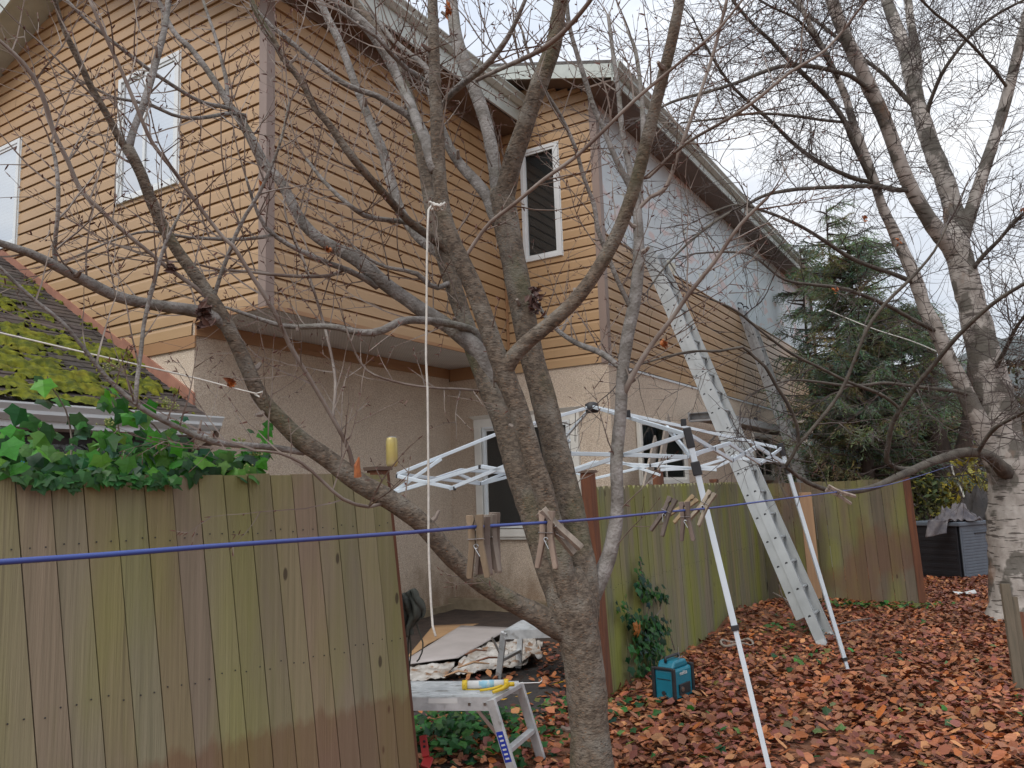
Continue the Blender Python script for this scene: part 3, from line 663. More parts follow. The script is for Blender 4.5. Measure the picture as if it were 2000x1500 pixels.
def proj(p):
    d = np.array(p)-CAM; z = d@F; return 1000+f_*(d@RT)/z, 750-f_*(d@UP)/z
def attach(path, rad, cache):
    """let a limb start in the middle of the wood it grows from, whatever depth that has"""
    if cache:
        x, y = proj(path[0]); a = np.array([c[0] for c in cache]); i = int(np.argmin(((a-np.array([x, y]))**2).sum(1)))
        if math.hypot(*(a[i]-np.array([x, y]))) < 45:
            tgt = cache[i][1]; dY = tgt[1]-path[0][1]; n = len(path); k_ = max(3, int(n*.45)); new = []
            for j, p in enumerate(path):
                w_ = max(0, 1-j/k_); w_ = w_*w_*(3-2*w_)
                d = (p-CAM)/p[1]; new.append(CAM+d*(p[1]+dY*w_))
            path = [tgt]+new; rad = [rad[0]]+list(rad)
    return path, rad
rg = random.Random(11)
CT = thing('bare_tree', 'large bare multi stemmed tree standing in front of the house', 'tree', G(1150, 1640)*np.array([1, 1, 0]))
Yt = G(1150, 1640)[1]; print('tree Y', Yt)
Yt = 4.0
def shaped(path, rad, rg, amp=.06, seed=0):
    return [r*(1+amp*mnoise.noise(Vector((p[0]*5, p[1]*5, p[2]*5+seed)))+amp*.5*mnoise.noise(Vector((p[0]*16, p[1]*16, p[2]*16+seed)))) for p, r in zip(path, rad)]
STEMS = [  # name, material, pixels with width, Y0, Y1, twig density
 ('trunk', 'bark', [(1168, 1700, 120), (1162, 1600, 100), (1156, 1500, 90), (1151, 1420, 86), (1143, 1320, 86), (1132, 1250, 92), (1120, 1195, 100), (1112, 1150, 90), (1105, 1110, 66)], 4, 4, 0),
 ('stem', 'bark', [(1120, 1215, 84), (1092, 1150, 72), (1068, 1090, 66), (1040, 1000, 64), (1013, 920, 60), (986, 830, 54), (954, 755, 50), (930, 690, 46), (909, 630, 42), (888, 567, 40), (867, 500, 38), (850, 440, 36), (838, 380, 32), (826, 310, 30), (812, 240, 28), (795, 180, 26), (770, 120, 24), (735, 60, 22), (690, 0, 20)], 4.0, 4.6, 3),
 ('stem', 'bark', [(1120, 1200, 60), (1100, 1120, 52), (1070, 990, 50), (1042, 900, 48), (1017, 812, 46), (990, 742, 48), (965, 676, 46), (944, 613, 44), (923, 557, 42), (897, 501, 42), (877, 455, 42), (864, 400, 36), (857, 330, 34), (854, 250, 32), (850, 170, 30), (847, 80, 27), (844, -20, 24)], 3.95, 3.6, 2),
 ('branch', 'bark', [(980, 738, 40), (1000, 700, 36), (1030, 668, 34), (1070, 635, 33), (1120, 590, 32), (1165, 530, 31), (1205, 458, 31), (1233, 385, 30), (1254, 312, 29), (1272, 240, 28), (1292, 160, 27), (1312, 80, 26), (1332, -20, 24)], 3.9, 3.2, 2),
 ('stem', 'bark', [(1132, 1210, 88), (1135, 1130, 78), (1116, 1010, 70), (1088, 890, 64), (1062, 780, 60), (1037, 690, 58), (1020, 600, 58), (1003, 510, 60), (988, 430, 62), (980, 372, 58)], 4.05, 4.25, 1),
 ('branch', 'bark', [(984, 395, 46), (1000, 320, 46), (1022, 255, 44), (1042, 195, 43), (1062, 140, 41), (1082, 85, 38), (1092, 20, 34), (1104, -40, 32)], 4.2, 3.9, 4),
 ('branch', 'barkgrey', [(974, 380, 36), (966, 325, 32), (955, 265, 30), (940, 210, 32), (915, 145, 32), (893, 80, 30), (883, 10, 28), (878, -40, 26)], 4.25, 4.6, 4),
 ('branch', 'barkgrey', [(968, 430, 30), (952, 385, 27), (925, 350, 25), (902, 325, 24), (880, 292, 22), (862, 250, 20), (845, 200, 17), (835, 140, 14)], 4.25, 4.6, 5),
 ('branch', 'barkgrey', [(854, 225, 16), (875, 190, 17), (902, 165, 17), (947, 130, 15), (982, 88, 13), (1003, 52, 11), (1028, -5, 9)], 3.65, 3.3, 5),
 ('branch', 'twig', [(925, 160, 12), (970, 138, 12), (1015, 118, 12), (1060, 95, 12), (1105, 58, 12), (1150, 5, 11), (1180, -40, 10)], 3.4, 3.0, 5),
 ('branch', 'barkgrey', [(1148, 1185, 40), (1165, 1145, 36), (1186, 1095, 34), (1200, 1040, 32), (1206, 980, 29), (1204, 900, 28), (1212, 810, 27), (1216, 730, 27), (1226, 655, 28), (1240, 585, 28), (1247, 510, 26), (1246, 430, 22), (1238, 365, 18), (1228, 320, 15), (1216, 260, 13), (1208, 180, 11), (1196, 95, 10), (1188, 30, 8)], 3.95, 4.6, 4),
 ('branch', 'barkgrey', [(1246, 400, 14), (1254, 320, 13), (1256, 240, 12), (1250, 160, 10), (1240, 95, 9), (1225, 60, 6)], 4.4, 4.7, 6),
 ('branch', 'twig', [(1216, 775, 14), (1240, 725, 12), (1275, 670, 11), (1310, 625, 10), (1345, 575, 10), (1400, 505, 9), (1445, 440, 8), (1500, 385, 7)], 4.3, 3.8, 7),
 ('branch', 'barkgrey', [(1208, 715, 15), (1175, 690, 14), (1130, 672, 12), (1095, 650, 11), (1065, 618, 9), (1040, 575, 7)], 4.35, 4.9, 8),
 ('branch', 'bark', [(1118, 1235, 66), (1085, 1222, 56), (1052, 1202, 50), (1005, 1178, 46), (960, 1152, 44), (915, 1118, 43), (872, 1078, 42), (832, 1030, 42), (790, 995, 46), (748, 968, 46), (705, 945, 44), (665, 915, 42), (625, 885, 42), (590, 862, 42), (545, 818, 38), (508, 775, 36), (486, 725, 34), (462, 672, 33), (436, 622, 33), (412, 580, 28), (380, 535, 27), (350, 495, 26), (322, 450, 25), (298, 400, 25), (278, 345, 26), (260, 308, 28), (247, 285, 30)], 3.9, 3.1, 2.5),
 ('branch', 'bark', [(250, 292, 22), (236, 276, 19), (215, 235, 16), (195, 200, 16), (175, 165, 15), (155, 120, 15), (135, 80, 14), (120, 45, 12), (106, -5, 11), (90, -50, 10)], 3.1, 2.8, 3),
 ('branch', 'barkgrey', [(252, 285, 22), (262, 250, 16), (280, 205, 16), (295, 155, 16), (306, 115, 16), (318, 72, 14), (325, 30, 14), (332, -20, 14)], 3.1, 3.4, 3),
 ('branch', 'barkgrey', [(445, 640, 26), (425, 624, 26), (385, 608, 27), (330, 600, 26), (280, 592, 25), (225, 578, 25), (170, 550, 24), (120, 525, 22), (60, 495, 19), (0, 475, 16), (-70, 445, 14)], 3.35, 2.6, 5),
 ('branch', 'barkgrey', [(962, 745, 44), (938, 690, 40), (905, 660, 38), (868, 632, 36), (830, 610, 34), (795, 585, 32), (762, 562, 32), (735, 540, 34), (712, 518, 36), (690, 502, 34), (655, 485, 28), (622, 465, 26), (600, 445, 25), (582, 420, 24), (566, 388, 24), (545, 350, 24), (520, 325, 24), (505, 300, 24), (490, 270, 22), (470, 235, 21), (448, 205, 17), (430, 175, 15), (400, 130, 14), (370, 92, 13), (338, 60, 12), (300, -20, 11)], 4.15, 4.2, 4),
 ('branch', 'barkgrey', [(938, 668, 24), (928, 648, 20), (895, 636, 19), (860, 629, 18), (831, 626, 18), (800, 625, 18), (781, 628, 18), (765, 636, 17), (748, 645, 17), (727, 650, 16), (692, 648, 15), (662, 640, 14), (621, 637, 13), (580, 639, 12), (550, 636, 11), (510, 624, 9), (470, 610, 8), (440, 600, 6)], 3.85, 3.5, 2),
 ('branch', 'bark', [(885, 510, 32), (869, 485, 26), (839, 461, 23), (803, 436, 21), (778, 410, 20), (750, 378, 20), (724, 350, 19), (688, 307, 19), (661, 269, 18), (638, 237, 17), (615, 210, 16), (597, 173, 15), (574, 139, 15), (552, 112, 15), (535, 80, 13), (515, 48, 12), (498, 20, 12), (482, -30, 11)], 3.65, 3.3, 5),
 ('branch', 'barkgrey', [(872, 500, 28), (850, 488, 26), (820, 466, 24), (797, 436, 22), (780, 405, 22), (765, 360, 24), (754, 318, 24), (744, 285, 22), (726, 245, 20), (708, 200, 19), (692, 160, 18), (679, 123, 18), (662, 80, 18), (640, 35, 18), (615, -20, 17)], 4.4, 4.9, 5),
 ('branch', 'barkgrey', [(848, 330, 24), (834, 280, 24), (815, 237, 22), (797, 191, 21), (776, 151, 22), (758, 112, 24), (738, 80, 26), (718, 55, 24), (690, 28, 20), (650, 0, 18), (600, -40, 16)], 4.5, 4.3, 5),
 ('branch', 'barkgrey', [(820, 262, 18), (800, 228, 16), (769, 208, 15), (735, 187, 14), (701, 176, 13), (667, 160, 13), (622, 126, 12), (593, 103, 12), (561, 76, 11), (530, 50, 10), (490, 10, 9)], 4.4, 4.2, 6),
 ('branch', 'barkgrey', [(815, 440, 12), (795, 434, 13), (760, 430, 13), (735, 427, 12), (712, 421, 12), (692, 408, 11), (672, 392, 10), (650, 372, 9), (625, 345, 8), (598, 310, 7)], 3.6, 3.9, 8),
 ('branch', 'barkgrey', [(848, 150, 15), (825, 125, 14), (800, 105, 12), (770, 80, 11), (745, 50, 10), (715, 10, 9)], 3.6, 3.9, 6),
 ('branch', 'barkgrey', [(845, 175, 14), (820, 150, 13), (795, 135, 12), (760, 100, 11), (735, 72, 9), (700, 50, 8), (660, 20, 7)], 3.6, 3.3, 6),
 ('branch', 'barkgrey', [(735, 560, 15), (717, 547, 15), (680, 528, 14), (641, 514, 13), (603, 497, 12), (565, 479, 11), (540, 463, 10), (520, 445, 9), (505, 420, 8), (492, 385, 7), (480, 345, 5)], 4.0, 3.6, 8),
 ('branch', 'twig', [(671, 527, 9), (645, 538, 9), (600, 540, 9), (540, 537, 8), (480, 530, 7), (430, 527, 6), (380, 515, 5), (330, 510, 4)], 3.9, 3.5, 9),
 ('branch', 'barkgrey', [(534, 459, 9), (500, 465, 8), (451, 468, 8), (410, 466, 8), (370, 464, 7), (335, 458, 7), (289, 452, 6), (246, 461, 5), (200, 478, 5), (150, 500, 4)], 3.6, 3.3, 9),
 ('branch', 'twig', [(694, 935, 11), (682, 880, 10), (647, 812, 10), (602, 735, 10), (567, 676, 10), (532, 602, 10), (490, 536, 10), (455, 480, 10), (437, 465, 9), (396, 413, 9), (364, 368, 9), (336, 329, 9), (298, 280, 9), (270, 217, 9), (238, 140, 8), (210, 80, 8), (175, 0, 7)], 3.4, 2.8, 5),
 ('branch', 'twig', [(415, 590, 10), (380, 560, 10), (330, 525, 10), (297, 497, 9), (245, 455, 9), (196, 410, 9), (157, 371, 10), (133, 315, 10), (105, 259, 11), (91, 210, 11), (70, 157, 10), (45, 122, 9), (0, 80, 7), (-40, 50, 6)], 3.25, 2.7, 6),
 ('branch', 'barkgrey', [(480, 235, 10), (448, 212, 10), (395, 200, 9), (350, 175, 9), (297, 140, 9), (245, 101, 9), (175, 45, 8), (130, 0, 8)], 3.9, 3.4, 5),
 ('branch', 'barkgrey', [(480, 225, 9), (448, 221, 9), (410, 228, 9), (374, 231, 9), (336, 224, 8), (297, 206, 8), (252, 196, 7), (217, 189, 7), (178, 168, 6)], 3.9, 3.2, 5),
 ('branch', 'barkgrey', [(445, 200, 10), (442, 160, 9), (432, 115, 8), (420, 70, 8), (408, 35, 7), (393, -10, 6)], 4.1, 4.3, 6),
 ('branch', 'barkgrey', [(592, 884, 16), (560, 878, 16), (525, 873, 15), (470, 869, 15), (420, 864, 15), (385, 852, 14), (350, 836, 13), (301, 812, 12), (262, 786, 10), (210, 739, 10), (168, 686, 9), (122, 630, 9), (70, 588, 8), (28, 550, 8), (0, 522, 7), (-50, 480, 6)], 3.2, 2.6, 7),
 ('branch', 'barkgrey', [(265, 790, 9), (268, 740, 9), (275, 690, 9), (280, 640, 9), (288, 600, 9), (300, 555, 9), (312, 510, 8), (325, 470, 7), (350, 420, 6)], 3.0, 3.0, 4),
 ('branch', 'barkgrey', [(110, 525, 10), (106, 490, 9), (112, 430, 9), (114, 370, 9), (108, 310, 8), (100, 280, 7)], 2.8, 2.8, 5),
 ('branch', 'barkgrey', [(418, 580, 10), (430, 540, 9), (445, 500, 9), (460, 460, 9), (480, 420, 8), (505, 380, 8), (528, 330, 7), (550, 270, 6), (565, 200, 5)], 3.3, 3.2, 5),
 ('branch', 'twig', [(940, 764, 6), (900, 760, 6), (850, 758, 5), (790, 750, 5), (730, 732, 5), (706, 711, 5), (685, 669, 4), (676, 640, 3)], 3.85, 3.4, 5),
 ('branch', 'twig', [(912, 498, 9), (930, 470, 9), (958, 434, 9), (1000, 402, 9), (1063, 350, 9), (1122, 308, 9), (1175, 259, 9), (1210, 224, 8), (1255, 182, 8), (1330, 120, 7), (1400, 60, 6), (1450, 0, 5)], 3.7, 3.1, 5),
 ('branch', 'barkgrey', [(1236, 610, 11), (1205, 545, 10), (1188, 500, 10), (1168, 450, 10), (1160, 400, 10), (1140, 346, 9), (1124, 290, 9), (1096, 228, 8), (1064, 176, 8), (1034, 110, 7), (1020, 60, 6)], 4.4, 4.0, 5),
 ('branch', 'barkgrey', [(1240, 385, 14), (1224, 352, 14), (1208, 322, 13), (1192, 285, 12), (1176, 244, 12), (1160, 210, 12), (1146, 166, 11), (1130, 115, 11), (1112, 50, 10), (1105, -20, 9)], 4.5, 4.3, 5),
 ('branch', 'twig', [(1236, 420, 10), (1270, 385, 9), (1300, 367, 9), (1325, 300, 9), (1345, 245, 9), (1370, 175, 8), (1398, 87, 8), (1419, 0, 7)], 4.4, 4.2, 6),
 ('branch', 'twig', [(1268, 345, 10), (1300, 315, 9), (1340, 280, 9), (1387, 252, 8), (1457, 210, 8), (1545, 140, 7), (1615, 95, 6), (1685, 10, 5)], 3.4, 3.2, 5),
 ('branch', 'twig', [(758, 978, 9), (720, 990, 8), (670, 975, 8), (630, 940, 7), (590, 905, 7), (545, 885, 6), (500, 880, 5)], 3.4, 3.1, 5),
 ('branch', 'twig', [(650, 815, 6), (655, 745, 6), (642, 670, 6), (620, 590, 6), (590, 500, 5), (560, 430, 5), (555, 380, 4)], 3.9, 4.1, 3),
 ('branch', 'barkgrey', [(900, 550, 14), (880, 552, 13), (855, 562, 12), (838, 556, 12), (815, 535, 11), (790, 528, 9), (755, 522, 8), (720, 505, 6), (690, 480, 4)], 4.2, 4.0, 9),
]
twm = MB(); bud = MB(); cache = []
for nm_, mt_, px, Y0, Y1, dens in STEMS:
    path, rad = limb(px, Y0, Y1, wk=(.84 if nm_ == 'stem' else .9))
    if nm_ == 'branch': path, rad = attach(path, rad, cache)
    cache += [(proj(p), p) for p in path]
    if nm_ == 'trunk': path[0][2] = -.1
    rad = shaped(path, rad, rg, .10 if nm_ != 'branch' else .08)
    m = MB(); m.tube(path, rad, 20 if nm_ != 'branch' else 10, jit=.02, rng=rg); m.build(nm_, M[mt_], CT, smooth=True)
    if dens: clothe(path, rad, twm, bud, rg, dens*1.7, (.12, .66), .0048, .045, .13, 2, .33, up=.35, skip=.25 if nm_ == 'stem' else .08)
    # dead snags and knuckles
    for k in range(int(len(path)*.05)):
        i = rg.randrange(3, len(path)-3) if len(path) > 8 else 2
        e = np.cross(path[i+1]-path[i-1], rv(rg)); e /= np.linalg.norm(e); r = min(rad[i]*.45, .012)
        twm.tube([path[i], path[i]+e*(rad[i]+.015), path[i]+e*(rad[i]+.04)+np.array([0, 0, .015])], [r*1.5, r, r*.7], 6)
o = twm.build('twigs', M['twig'], CT); o['kind'] = 'stuff'
o = bud.build('buds', M['bud'], CT); o['kind'] = 'stuff'
# dead leaf wads and curled leaves still caught in the branches
def wad(px, py, Y, w_, h_, n, cols, par, rg):
    m = MB(); c = P(px, py, Y); k = Y/f_
    for i in range(n):
        q = c+RT*rg.gauss(0, w_*k*.3)+np.array([0, 0, 1])*rg.gauss(0, h_*k*.33)+np.array([0, 1, 0])*rg.gauss(0, w_*k*.2)
        a = rv(rg); b = np.cross(a, rv(rg)); b /= np.linalg.norm(b); l_ = rg.uniform(.015, .035); cc = rg.choice(cols)
        n_ = np.cross(a, b)
        m.add([q-a*l_, q+b*l_*.5+n_*l_*.3, q+a*l_, q-b*l_*.5+n_*l_*.3], [(0, 1, 2), (0, 2, 3)], cc)
    o = m.build('dead_leaves', M['leaf'], par); o['kind'] = 'stuff' if n > 20 else o.get('kind', ''); 
    if n <= 20: del o['kind']
brn = [(.14, .08, .07), (.10, .06, .05), (.2, .12, .1)]; org = [(.55, .18, .05), (.45, .14, .04), (.35, .12, .05)]
wad(398, 615, 3.15, 22, 50, 60, brn, CT, rg); wad(1046, 590, 4.1, 22, 42, 50, brn, CT, rg); wad(335, 524, 3.2, 14, 8, 14, brn, CT, rg)
wad(515, 366, 4.05, 6, 14, 8, org, CT, rg); wad(450, 748, 3.2, 8, 12, 8, org, CT, rg); wad(640, 487, 3.9, 14, 6, 8, org, CT, rg); wad(1298, 671, 3.9, 14, 8, 9, org, CT, rg)
wad(875, 20, 3.9, 8, 20, 12, org, CT, rg)
m = MB(); m.tube([P(698, 932, 3.36), P(697, 910, 3.35), P(701, 893, 3.34)], [.017, .014, .003], 6, jit=.25, rng=rg)
M['splint'] = mat('torn_orange_wood', (.48, .17, .06), (.30, .10, .04), 30, .8); m.build('torn_wood', M['splint'], CT)

# ---- birch
rg = random.Random(21)
BB = G(1975, 1205); BT = thing('birch_tree', 'tall pale peeling birch with drooping dark twigs at the right edge', 'tree', (BB[0], BB[1], 0)); YB = BB[1]; print('birch', BB)
BIR = [
 ('trunk', 'birch', [(1992, 1225, 150), (1990, 1180, 118), (1984, 1100, 108), (1980, 1020, 104), (1976, 950, 96), (1968, 890, 84), (1958, 840, 78), (1946, 780, 74), (1930, 720, 70), (1912, 650, 66), (1897, 590, 62), (1884, 540, 58), (1872, 490, 54), (1866, 450, 50)], 0, 0, 0),
 ('stem', 'birch', [(1963, 960, 46), (1946, 915, 44), (1926, 862, 42), (1908, 816, 40), (1891, 780, 38), (1874, 742, 36), (1852, 700, 34), (1832, 652, 33), (1806, 600, 31), (1788, 545, 29), (1768, 500, 27), (1745, 450, 25), (1722, 400, 22), (1700, 330, 20), (1668, 245, 18), (1648, 180, 16), (1615, 110, 14), (1580, 45, 12), (1550, -20, 10)], 0, -.8, 2.4),
 ('stem', 'birch', [(1868, 500, 44), (1846, 470, 40), (1822, 440, 36), (1797, 400, 34), (1778, 365, 33), (1762, 330, 33), (1748, 290, 33), (1734, 250, 32), (1718, 212, 33), (1700, 175, 34), (1680, 130, 33), (1660, 90, 31), (1638, 40, 29), (1618, -20, 27)], 0, -1.0, 3),
 ('stem', 'birch', [(1870, 470, 50), (1864, 420, 46), (1850, 365, 42), (1832, 320, 42), (1818, 285, 40), (1804, 240, 38), (1790, 195, 36), (1780, 150, 33), (1770, 105, 31), (1752, 55, 28), (1735, 10, 26), (1722, -40, 24)], 0, .6, 3),
 ('stem', 'birch', [(1872, 480, 40), (1888, 437, 30), (1909, 372, 28), (1930, 308, 26), (1952, 240, 25), (1972, 168, 24), (1990, 95, 23), (2003, 40, 22), (2018, -30, 20)], 0, -.5, 2.5),
 ('stem', 'birch', [(1786, 190, 24), (1793, 140, 22), (1788, 90, 20), (1778, 40, 19), (1772, -20, 18)], .4, .9, 3),
 ('branch', 'birchlimb', [(1985, 935, 40), (1968, 925, 36), (1950, 908, 30), (1930, 890, 26), (1905, 884, 23), (1874, 885, 22), (1848, 893, 21), (1825, 900, 20), (1800, 910, 19), (1775, 922, 19), (1750, 932, 17), (1713, 949, 14), (1674, 959, 13), (1640, 960, 12), (1612, 956, 11), (1590, 948, 11), (1570, 938, 10), (1552, 925, 9), (1535, 912, 8)], 0, -3.2, 1.0),
 ('branch', 'birchlimb', [(1533, 912, 8), (1548, 890, 8), (1559, 866, 8), (1556, 830, 8), (1538, 788, 8), (1515, 752, 8), (1496, 718, 8), (1474, 698, 7), (1450, 678, 7), (1425, 682, 6), (1405, 686, 6), (1352, 686, 5), (1300, 697, 5), (1250, 712, 4)], -3.2, -4.2, 1.2),
 ('branch', 'birchlimb', [(1556, 872, 8), (1580, 845, 8), (1608, 812, 8), (1632, 780, 8), (1652, 745, 8), (1671, 697, 8), (1695, 640, 8), (1730, 592, 8), (1783, 540, 7), (1825, 490, 6), (1850, 440, 5)], -3.3, -3.8, 1.6),
 ('branch', 'birchlimb', [(1790, 916, 12), (1755, 915, 11), (1732, 900, 12), (1735, 868, 11), (1742, 830, 11), (1758, 800, 10), (1790, 753, 10), (1825, 711, 10), (1860, 668, 10), (1895, 632, 10), (1937, 595, 9), (1970, 572, 9), (2010, 548, 8), (2060, 510, 7)], -1.4, -3.6, 1.6),
 ('branch', 'birchlimb', [(1908, 888, 10), (1925, 858, 9), (1945, 835, 9), (1968, 822, 8), (2005, 802, 7), (2040, 780, 6)], -.5, -2.0, 2),
 ('branch', 'birchlimb', [(1758, 798, 8), (1735, 780, 8), (1713, 767, 8), (1657, 746, 7), (1601, 718, 7), (1545, 690, 7), (1492, 651, 6), (1440, 609, 6), (1398, 588, 5), (1350, 570, 4)], -2.0, -3.6, 2),
 ('branch', 'birchlimb', [(1922, 782, 12), (1895, 772, 10), (1860, 763, 9), (1797, 756, 8), (1730, 748, 7), (1690, 752, 7), (1650, 753, 7), (1597, 746, 6), (1545, 742, 5), (1510, 752, 4), (1485, 760, 3)], -.2, -2.6, 1.6),
 ('branch', 'birchlimb', [(1780, 372, 12), (1758, 371, 11), (1702, 364, 10), (1660, 364, 10), (1615, 366, 9), (1580, 368, 9), (1545, 371, 9), (1496, 381, 8), (1454, 402, 8), (1405, 427, 7), (1350, 470, 6), (1300, 520, 5), (1270, 560, 4)], -.4, -3.0, 3),
 ('branch', 'birchlimb', [(1745, 372, 11), (1700, 356, 10), (1667, 348, 10), (1615, 325, 10), (1580, 304, 10), (1545, 276, 9), (1510, 241, 9), (1475, 210, 8), (1430, 168, 7), (1390, 110, 6), (1360, 50, 5)], -.4, -1.8, 3),
 ('branch', 'birchlimb', [(1710, 190, 12), (1685, 165, 11), (1660, 148, 11), (1632, 140, 11), (1600, 132, 11), (1562, 128, 12), (1525, 130, 10), (1492, 140, 9), (1440, 161, 8), (1387, 178, 8), (1335, 192, 7), (1300, 205, 6), (1240, 240, 5)], -.6, -2.6, 4),
 ('branch', 'birchlimb', [(1700, 350, 13), (1682, 310, 13), (1667, 280, 13), (1650, 238, 13), (1630, 208, 13), (1608, 182, 12), (1585, 160, 12), (1562, 138, 12), (1535, 112, 11), (1510, 84, 10), (1468, 45, 9), (1430, 0, 8)], -.5, -1.4, 3),
 ('branch', 'birchlimb', [(1800, 225, 12), (1769, 192, 11), (1745, 165, 10), (1720, 140, 9), (1667, 101, 9), (1640, 78, 8), (1608, 52, 8), (1560, 17, 7), (1520, -20, 6)], .1, .8, 4),
 ('branch', 'birchlimb', [(1810, 240, 14), (1812, 215, 12), (1822, 185, 10), (1846, 133, 9), (1895, 70, 8), (1947, 28, 7), (2000, 0, 6), (2060, -30, 5)], .1, -.8, 4),
 ('branch', 'birchlimb', [(1968, 172, 8), (1940, 135, 7), (1900, 90, 7), (1860, 52, 7), (1825, 25, 6), (1790, -10, 6)], -.6, -1.4, 3),
 ('branch', 'birchlimb', [(1780, 550, 12), (1745, 535, 11), (1700, 520, 10), (1655, 500, 10), (1610, 470, 9), (1560, 440, 8), (1500, 415, 7), (1440, 400, 6), (1380, 420, 5)], -.4, -2.2, 4),
 ('branch', 'birchlimb', [(1835, 650, 12), (1790, 628, 10), (1740, 600, 9), (1690, 578, 9), (1640, 562, 8), (1590, 556, 7), (1530, 545, 6), (1470, 500, 5), (1420, 492, 5), (1360, 495, 4)], -.3, -2.6, 4),
 ('branch', 'birchlimb', [(1885, 545, 12), (1920, 500, 10), (1950, 470, 9), (1985, 430, 8), (2030, 390, 6)], 0, -1.0, 6),
 ('branch', 'birchlimb', [(1935, 735, 12), (1960, 690, 10), (1985, 640, 8), (2015, 600, 7)], 0, -1.2, 6),
 ('branch', 'birchlimb', [(1668, 240, 8), (1610, 235, 7), (1540, 225, 7), (1470, 222, 6), (1400, 232, 5), (1330, 240, 4)], -.9, -2.4, 5),
 ('branch', 'birchlimb', [(1640, 160, 8), (1600, 90, 7), (1560, 40, 6), (1500, 10, 6), (1440, -30, 5)], -.9, -1.8, 5),
]
twm = MB(); cache = []
for nm_, mt_, px, d0, d1, dens in BIR:
    path, rad = limb(px, YB+d0, YB+d1, .09, wk=.86)
    if nm_ != 'trunk': path, rad = attach(path, rad, cache)
    cache += [(proj(p), p) for p in path]
    if nm_ == 'trunk': path[0][2] = -.1
    rad = shaped(path, rad, rg, .11)
    m = MB(); m.tube(path, rad, 18 if nm_ != 'branch' else 8, jit=.03, rng=rg); m.build(nm_, M[mt_], BT, smooth=True)
    if dens: clothe(path, rad, twm, None, rg, dens*(.8 if d1 < -2 else 5.0), (.4, 1.5), .0070, -.004, .17, 2, .42, up=.1, skip=.1, fwd=.55)
o = twm.build('twigs', M['birchtwig'], BT); o['kind'] = 'stuff'
for px, py in ((1687, 425), (1757, 472), (1632, 568), (1998, 410)): wad(px, py, YB-1.5, 9, 9, 6, org, BT, rg)

# ---- cedar behind the house end: drooping sprays of fine foliage
rg = random.Random(31)
def cedar(name, label, base, H, Rm, n_br, seed, z0=.6, trunk_r=.16, dens=1.0, cols=None, lean=(0, 0), gap=0.0):
    rg = random.Random(seed); t = thing(name, label, 'tree', base, group=None)
    b = np.array(base, float); tp = [b+np.array([lean[0]*k/10+.05*mnoise.noise(Vector((k*.5, seed, 0))), lean[1]*k/10, H*k/10-.05*(k == 0)]) for k in range(11)]
    m = MB(); m.tube(tp, [trunk_r*(1-.09*k) for k in range(11)], 10); m.build('trunk', M['cedarbark'], t, smooth=True)
    br = MB(); fo = MB(); cols = cols or [(.17, .215, .175), (.20, .25, .20), (.14, .18, .155), (.24, .29, .22), (.24, .22, .13)]
    for i in range(n_br):
        h = z0+(H-z0)*rg.random()**.9; fr_ = (h-z0)/(H-z0); az = rg.uniform(0, 2*math.pi); Lb = Rm*(1-.60*fr_**1.5)*rg.uniform(.35, 1.15)
        k = h/H*10; i0 = min(9, int(k)); p = tp[i0]+(tp[i0+1]-tp[i0])*(k-i0)
        d = np.array([math.cos(az), math.sin(az), .25]); pts = [p]; q = p.copy(); ns_ = 8
        for j in range(ns_):
            d = d+np.array([0, 0, -.10+.035*j])+rv(rg)*.08; d /= np.linalg.norm(d); q = q+d*Lb/ns_; pts.append(q)
        br.tube(pts, [.028*(1-.85*j/ns_)+.002 for j in range(ns_+1)], 4, cap=False)
        if mnoise.noise(Vector((az*1.3, h*.6, seed))) < gap-.55: continue
        c0 = rg.choice(cols); kk = rg.uniform(.7, 1.3)
        for j in range(2, ns_+1):
            for _ in range(int(5*dens)):
                s_ = pts[j]+(pts[j-1]-pts[j])*rg.random(); side = np.cross(d, (0, 0, 1)); side /= np.linalg.norm(side)+1e-6
                fd = d*rg.uniform(.2, .9)+side*rg.uniform(-1, 1)+np.array([0, 0, rg.uniform(-.75, .0)]); fd /= np.linalg.norm(fd); l_ = rg.uniform(.16, .42)
                c = tuple(v*kk*rg.uniform(.75, 1.3) for v in c0)
                w_ = np.cross(fd, rv(rg)); w_ /= np.linalg.norm(w_)
                for q_ in range(7):        # a frond of alternating slim leaflets
                    u_ = (q_+.5)/7; pp = s_+fd*l_*u_+np.array([0, 0, -.10*u_*u_]); sg = 1 if q_ % 2 else -1; ll = l_*.30*(1-.6*u_)+.02
                    e = w_*sg*.8+fd*.7+rv(rg)*.25+np.array([0, 0, -.25]); e /= np.linalg.norm(e); n_ = np.cross(e, rv(rg)); n_ /= np.linalg.norm(n_); n_ *= .009
                    fo.add([pp-n_, pp+n_, pp+e*ll], [(0, 1, 2)], c)
                    fo.add([pp-fd*l_/14+n_, pp-fd*l_/14-n_, pp+fd*l_/9], [(0, 1, 2)], c)
    br.build('branches', M['cedarbark'], t)['kind'] = 'stuff'
    o = fo.build('crown', M['needle'], t); o['kind'] = 'stuff'; return t
cb = P(1700, 950, 15.5); cedar('cedar_tree', 'dark green drooping cedar between the house end and the birch', (cb[0], cb[1], 0), 6.3, 2.2, 260, 3, dens=1.15, gap=.25)
cb = P(1602, 950, 19.0); cedar('cedar_tree', 'slim tall cedar close by the far corner of the house', (cb[0], cb[1], 0), 7.4, 1.0, 75, 5, trunk_r=.08, dens=.9, gap=.5)
cb = P(1665, 950, 17.5); cedar('cedar_tree', 'sparse topped cedar rising behind the drooping one', (cb[0], cb[1], 0), 7.9, 1.8, 95, 6, trunk_r=.10, dens=.8, gap=.5)
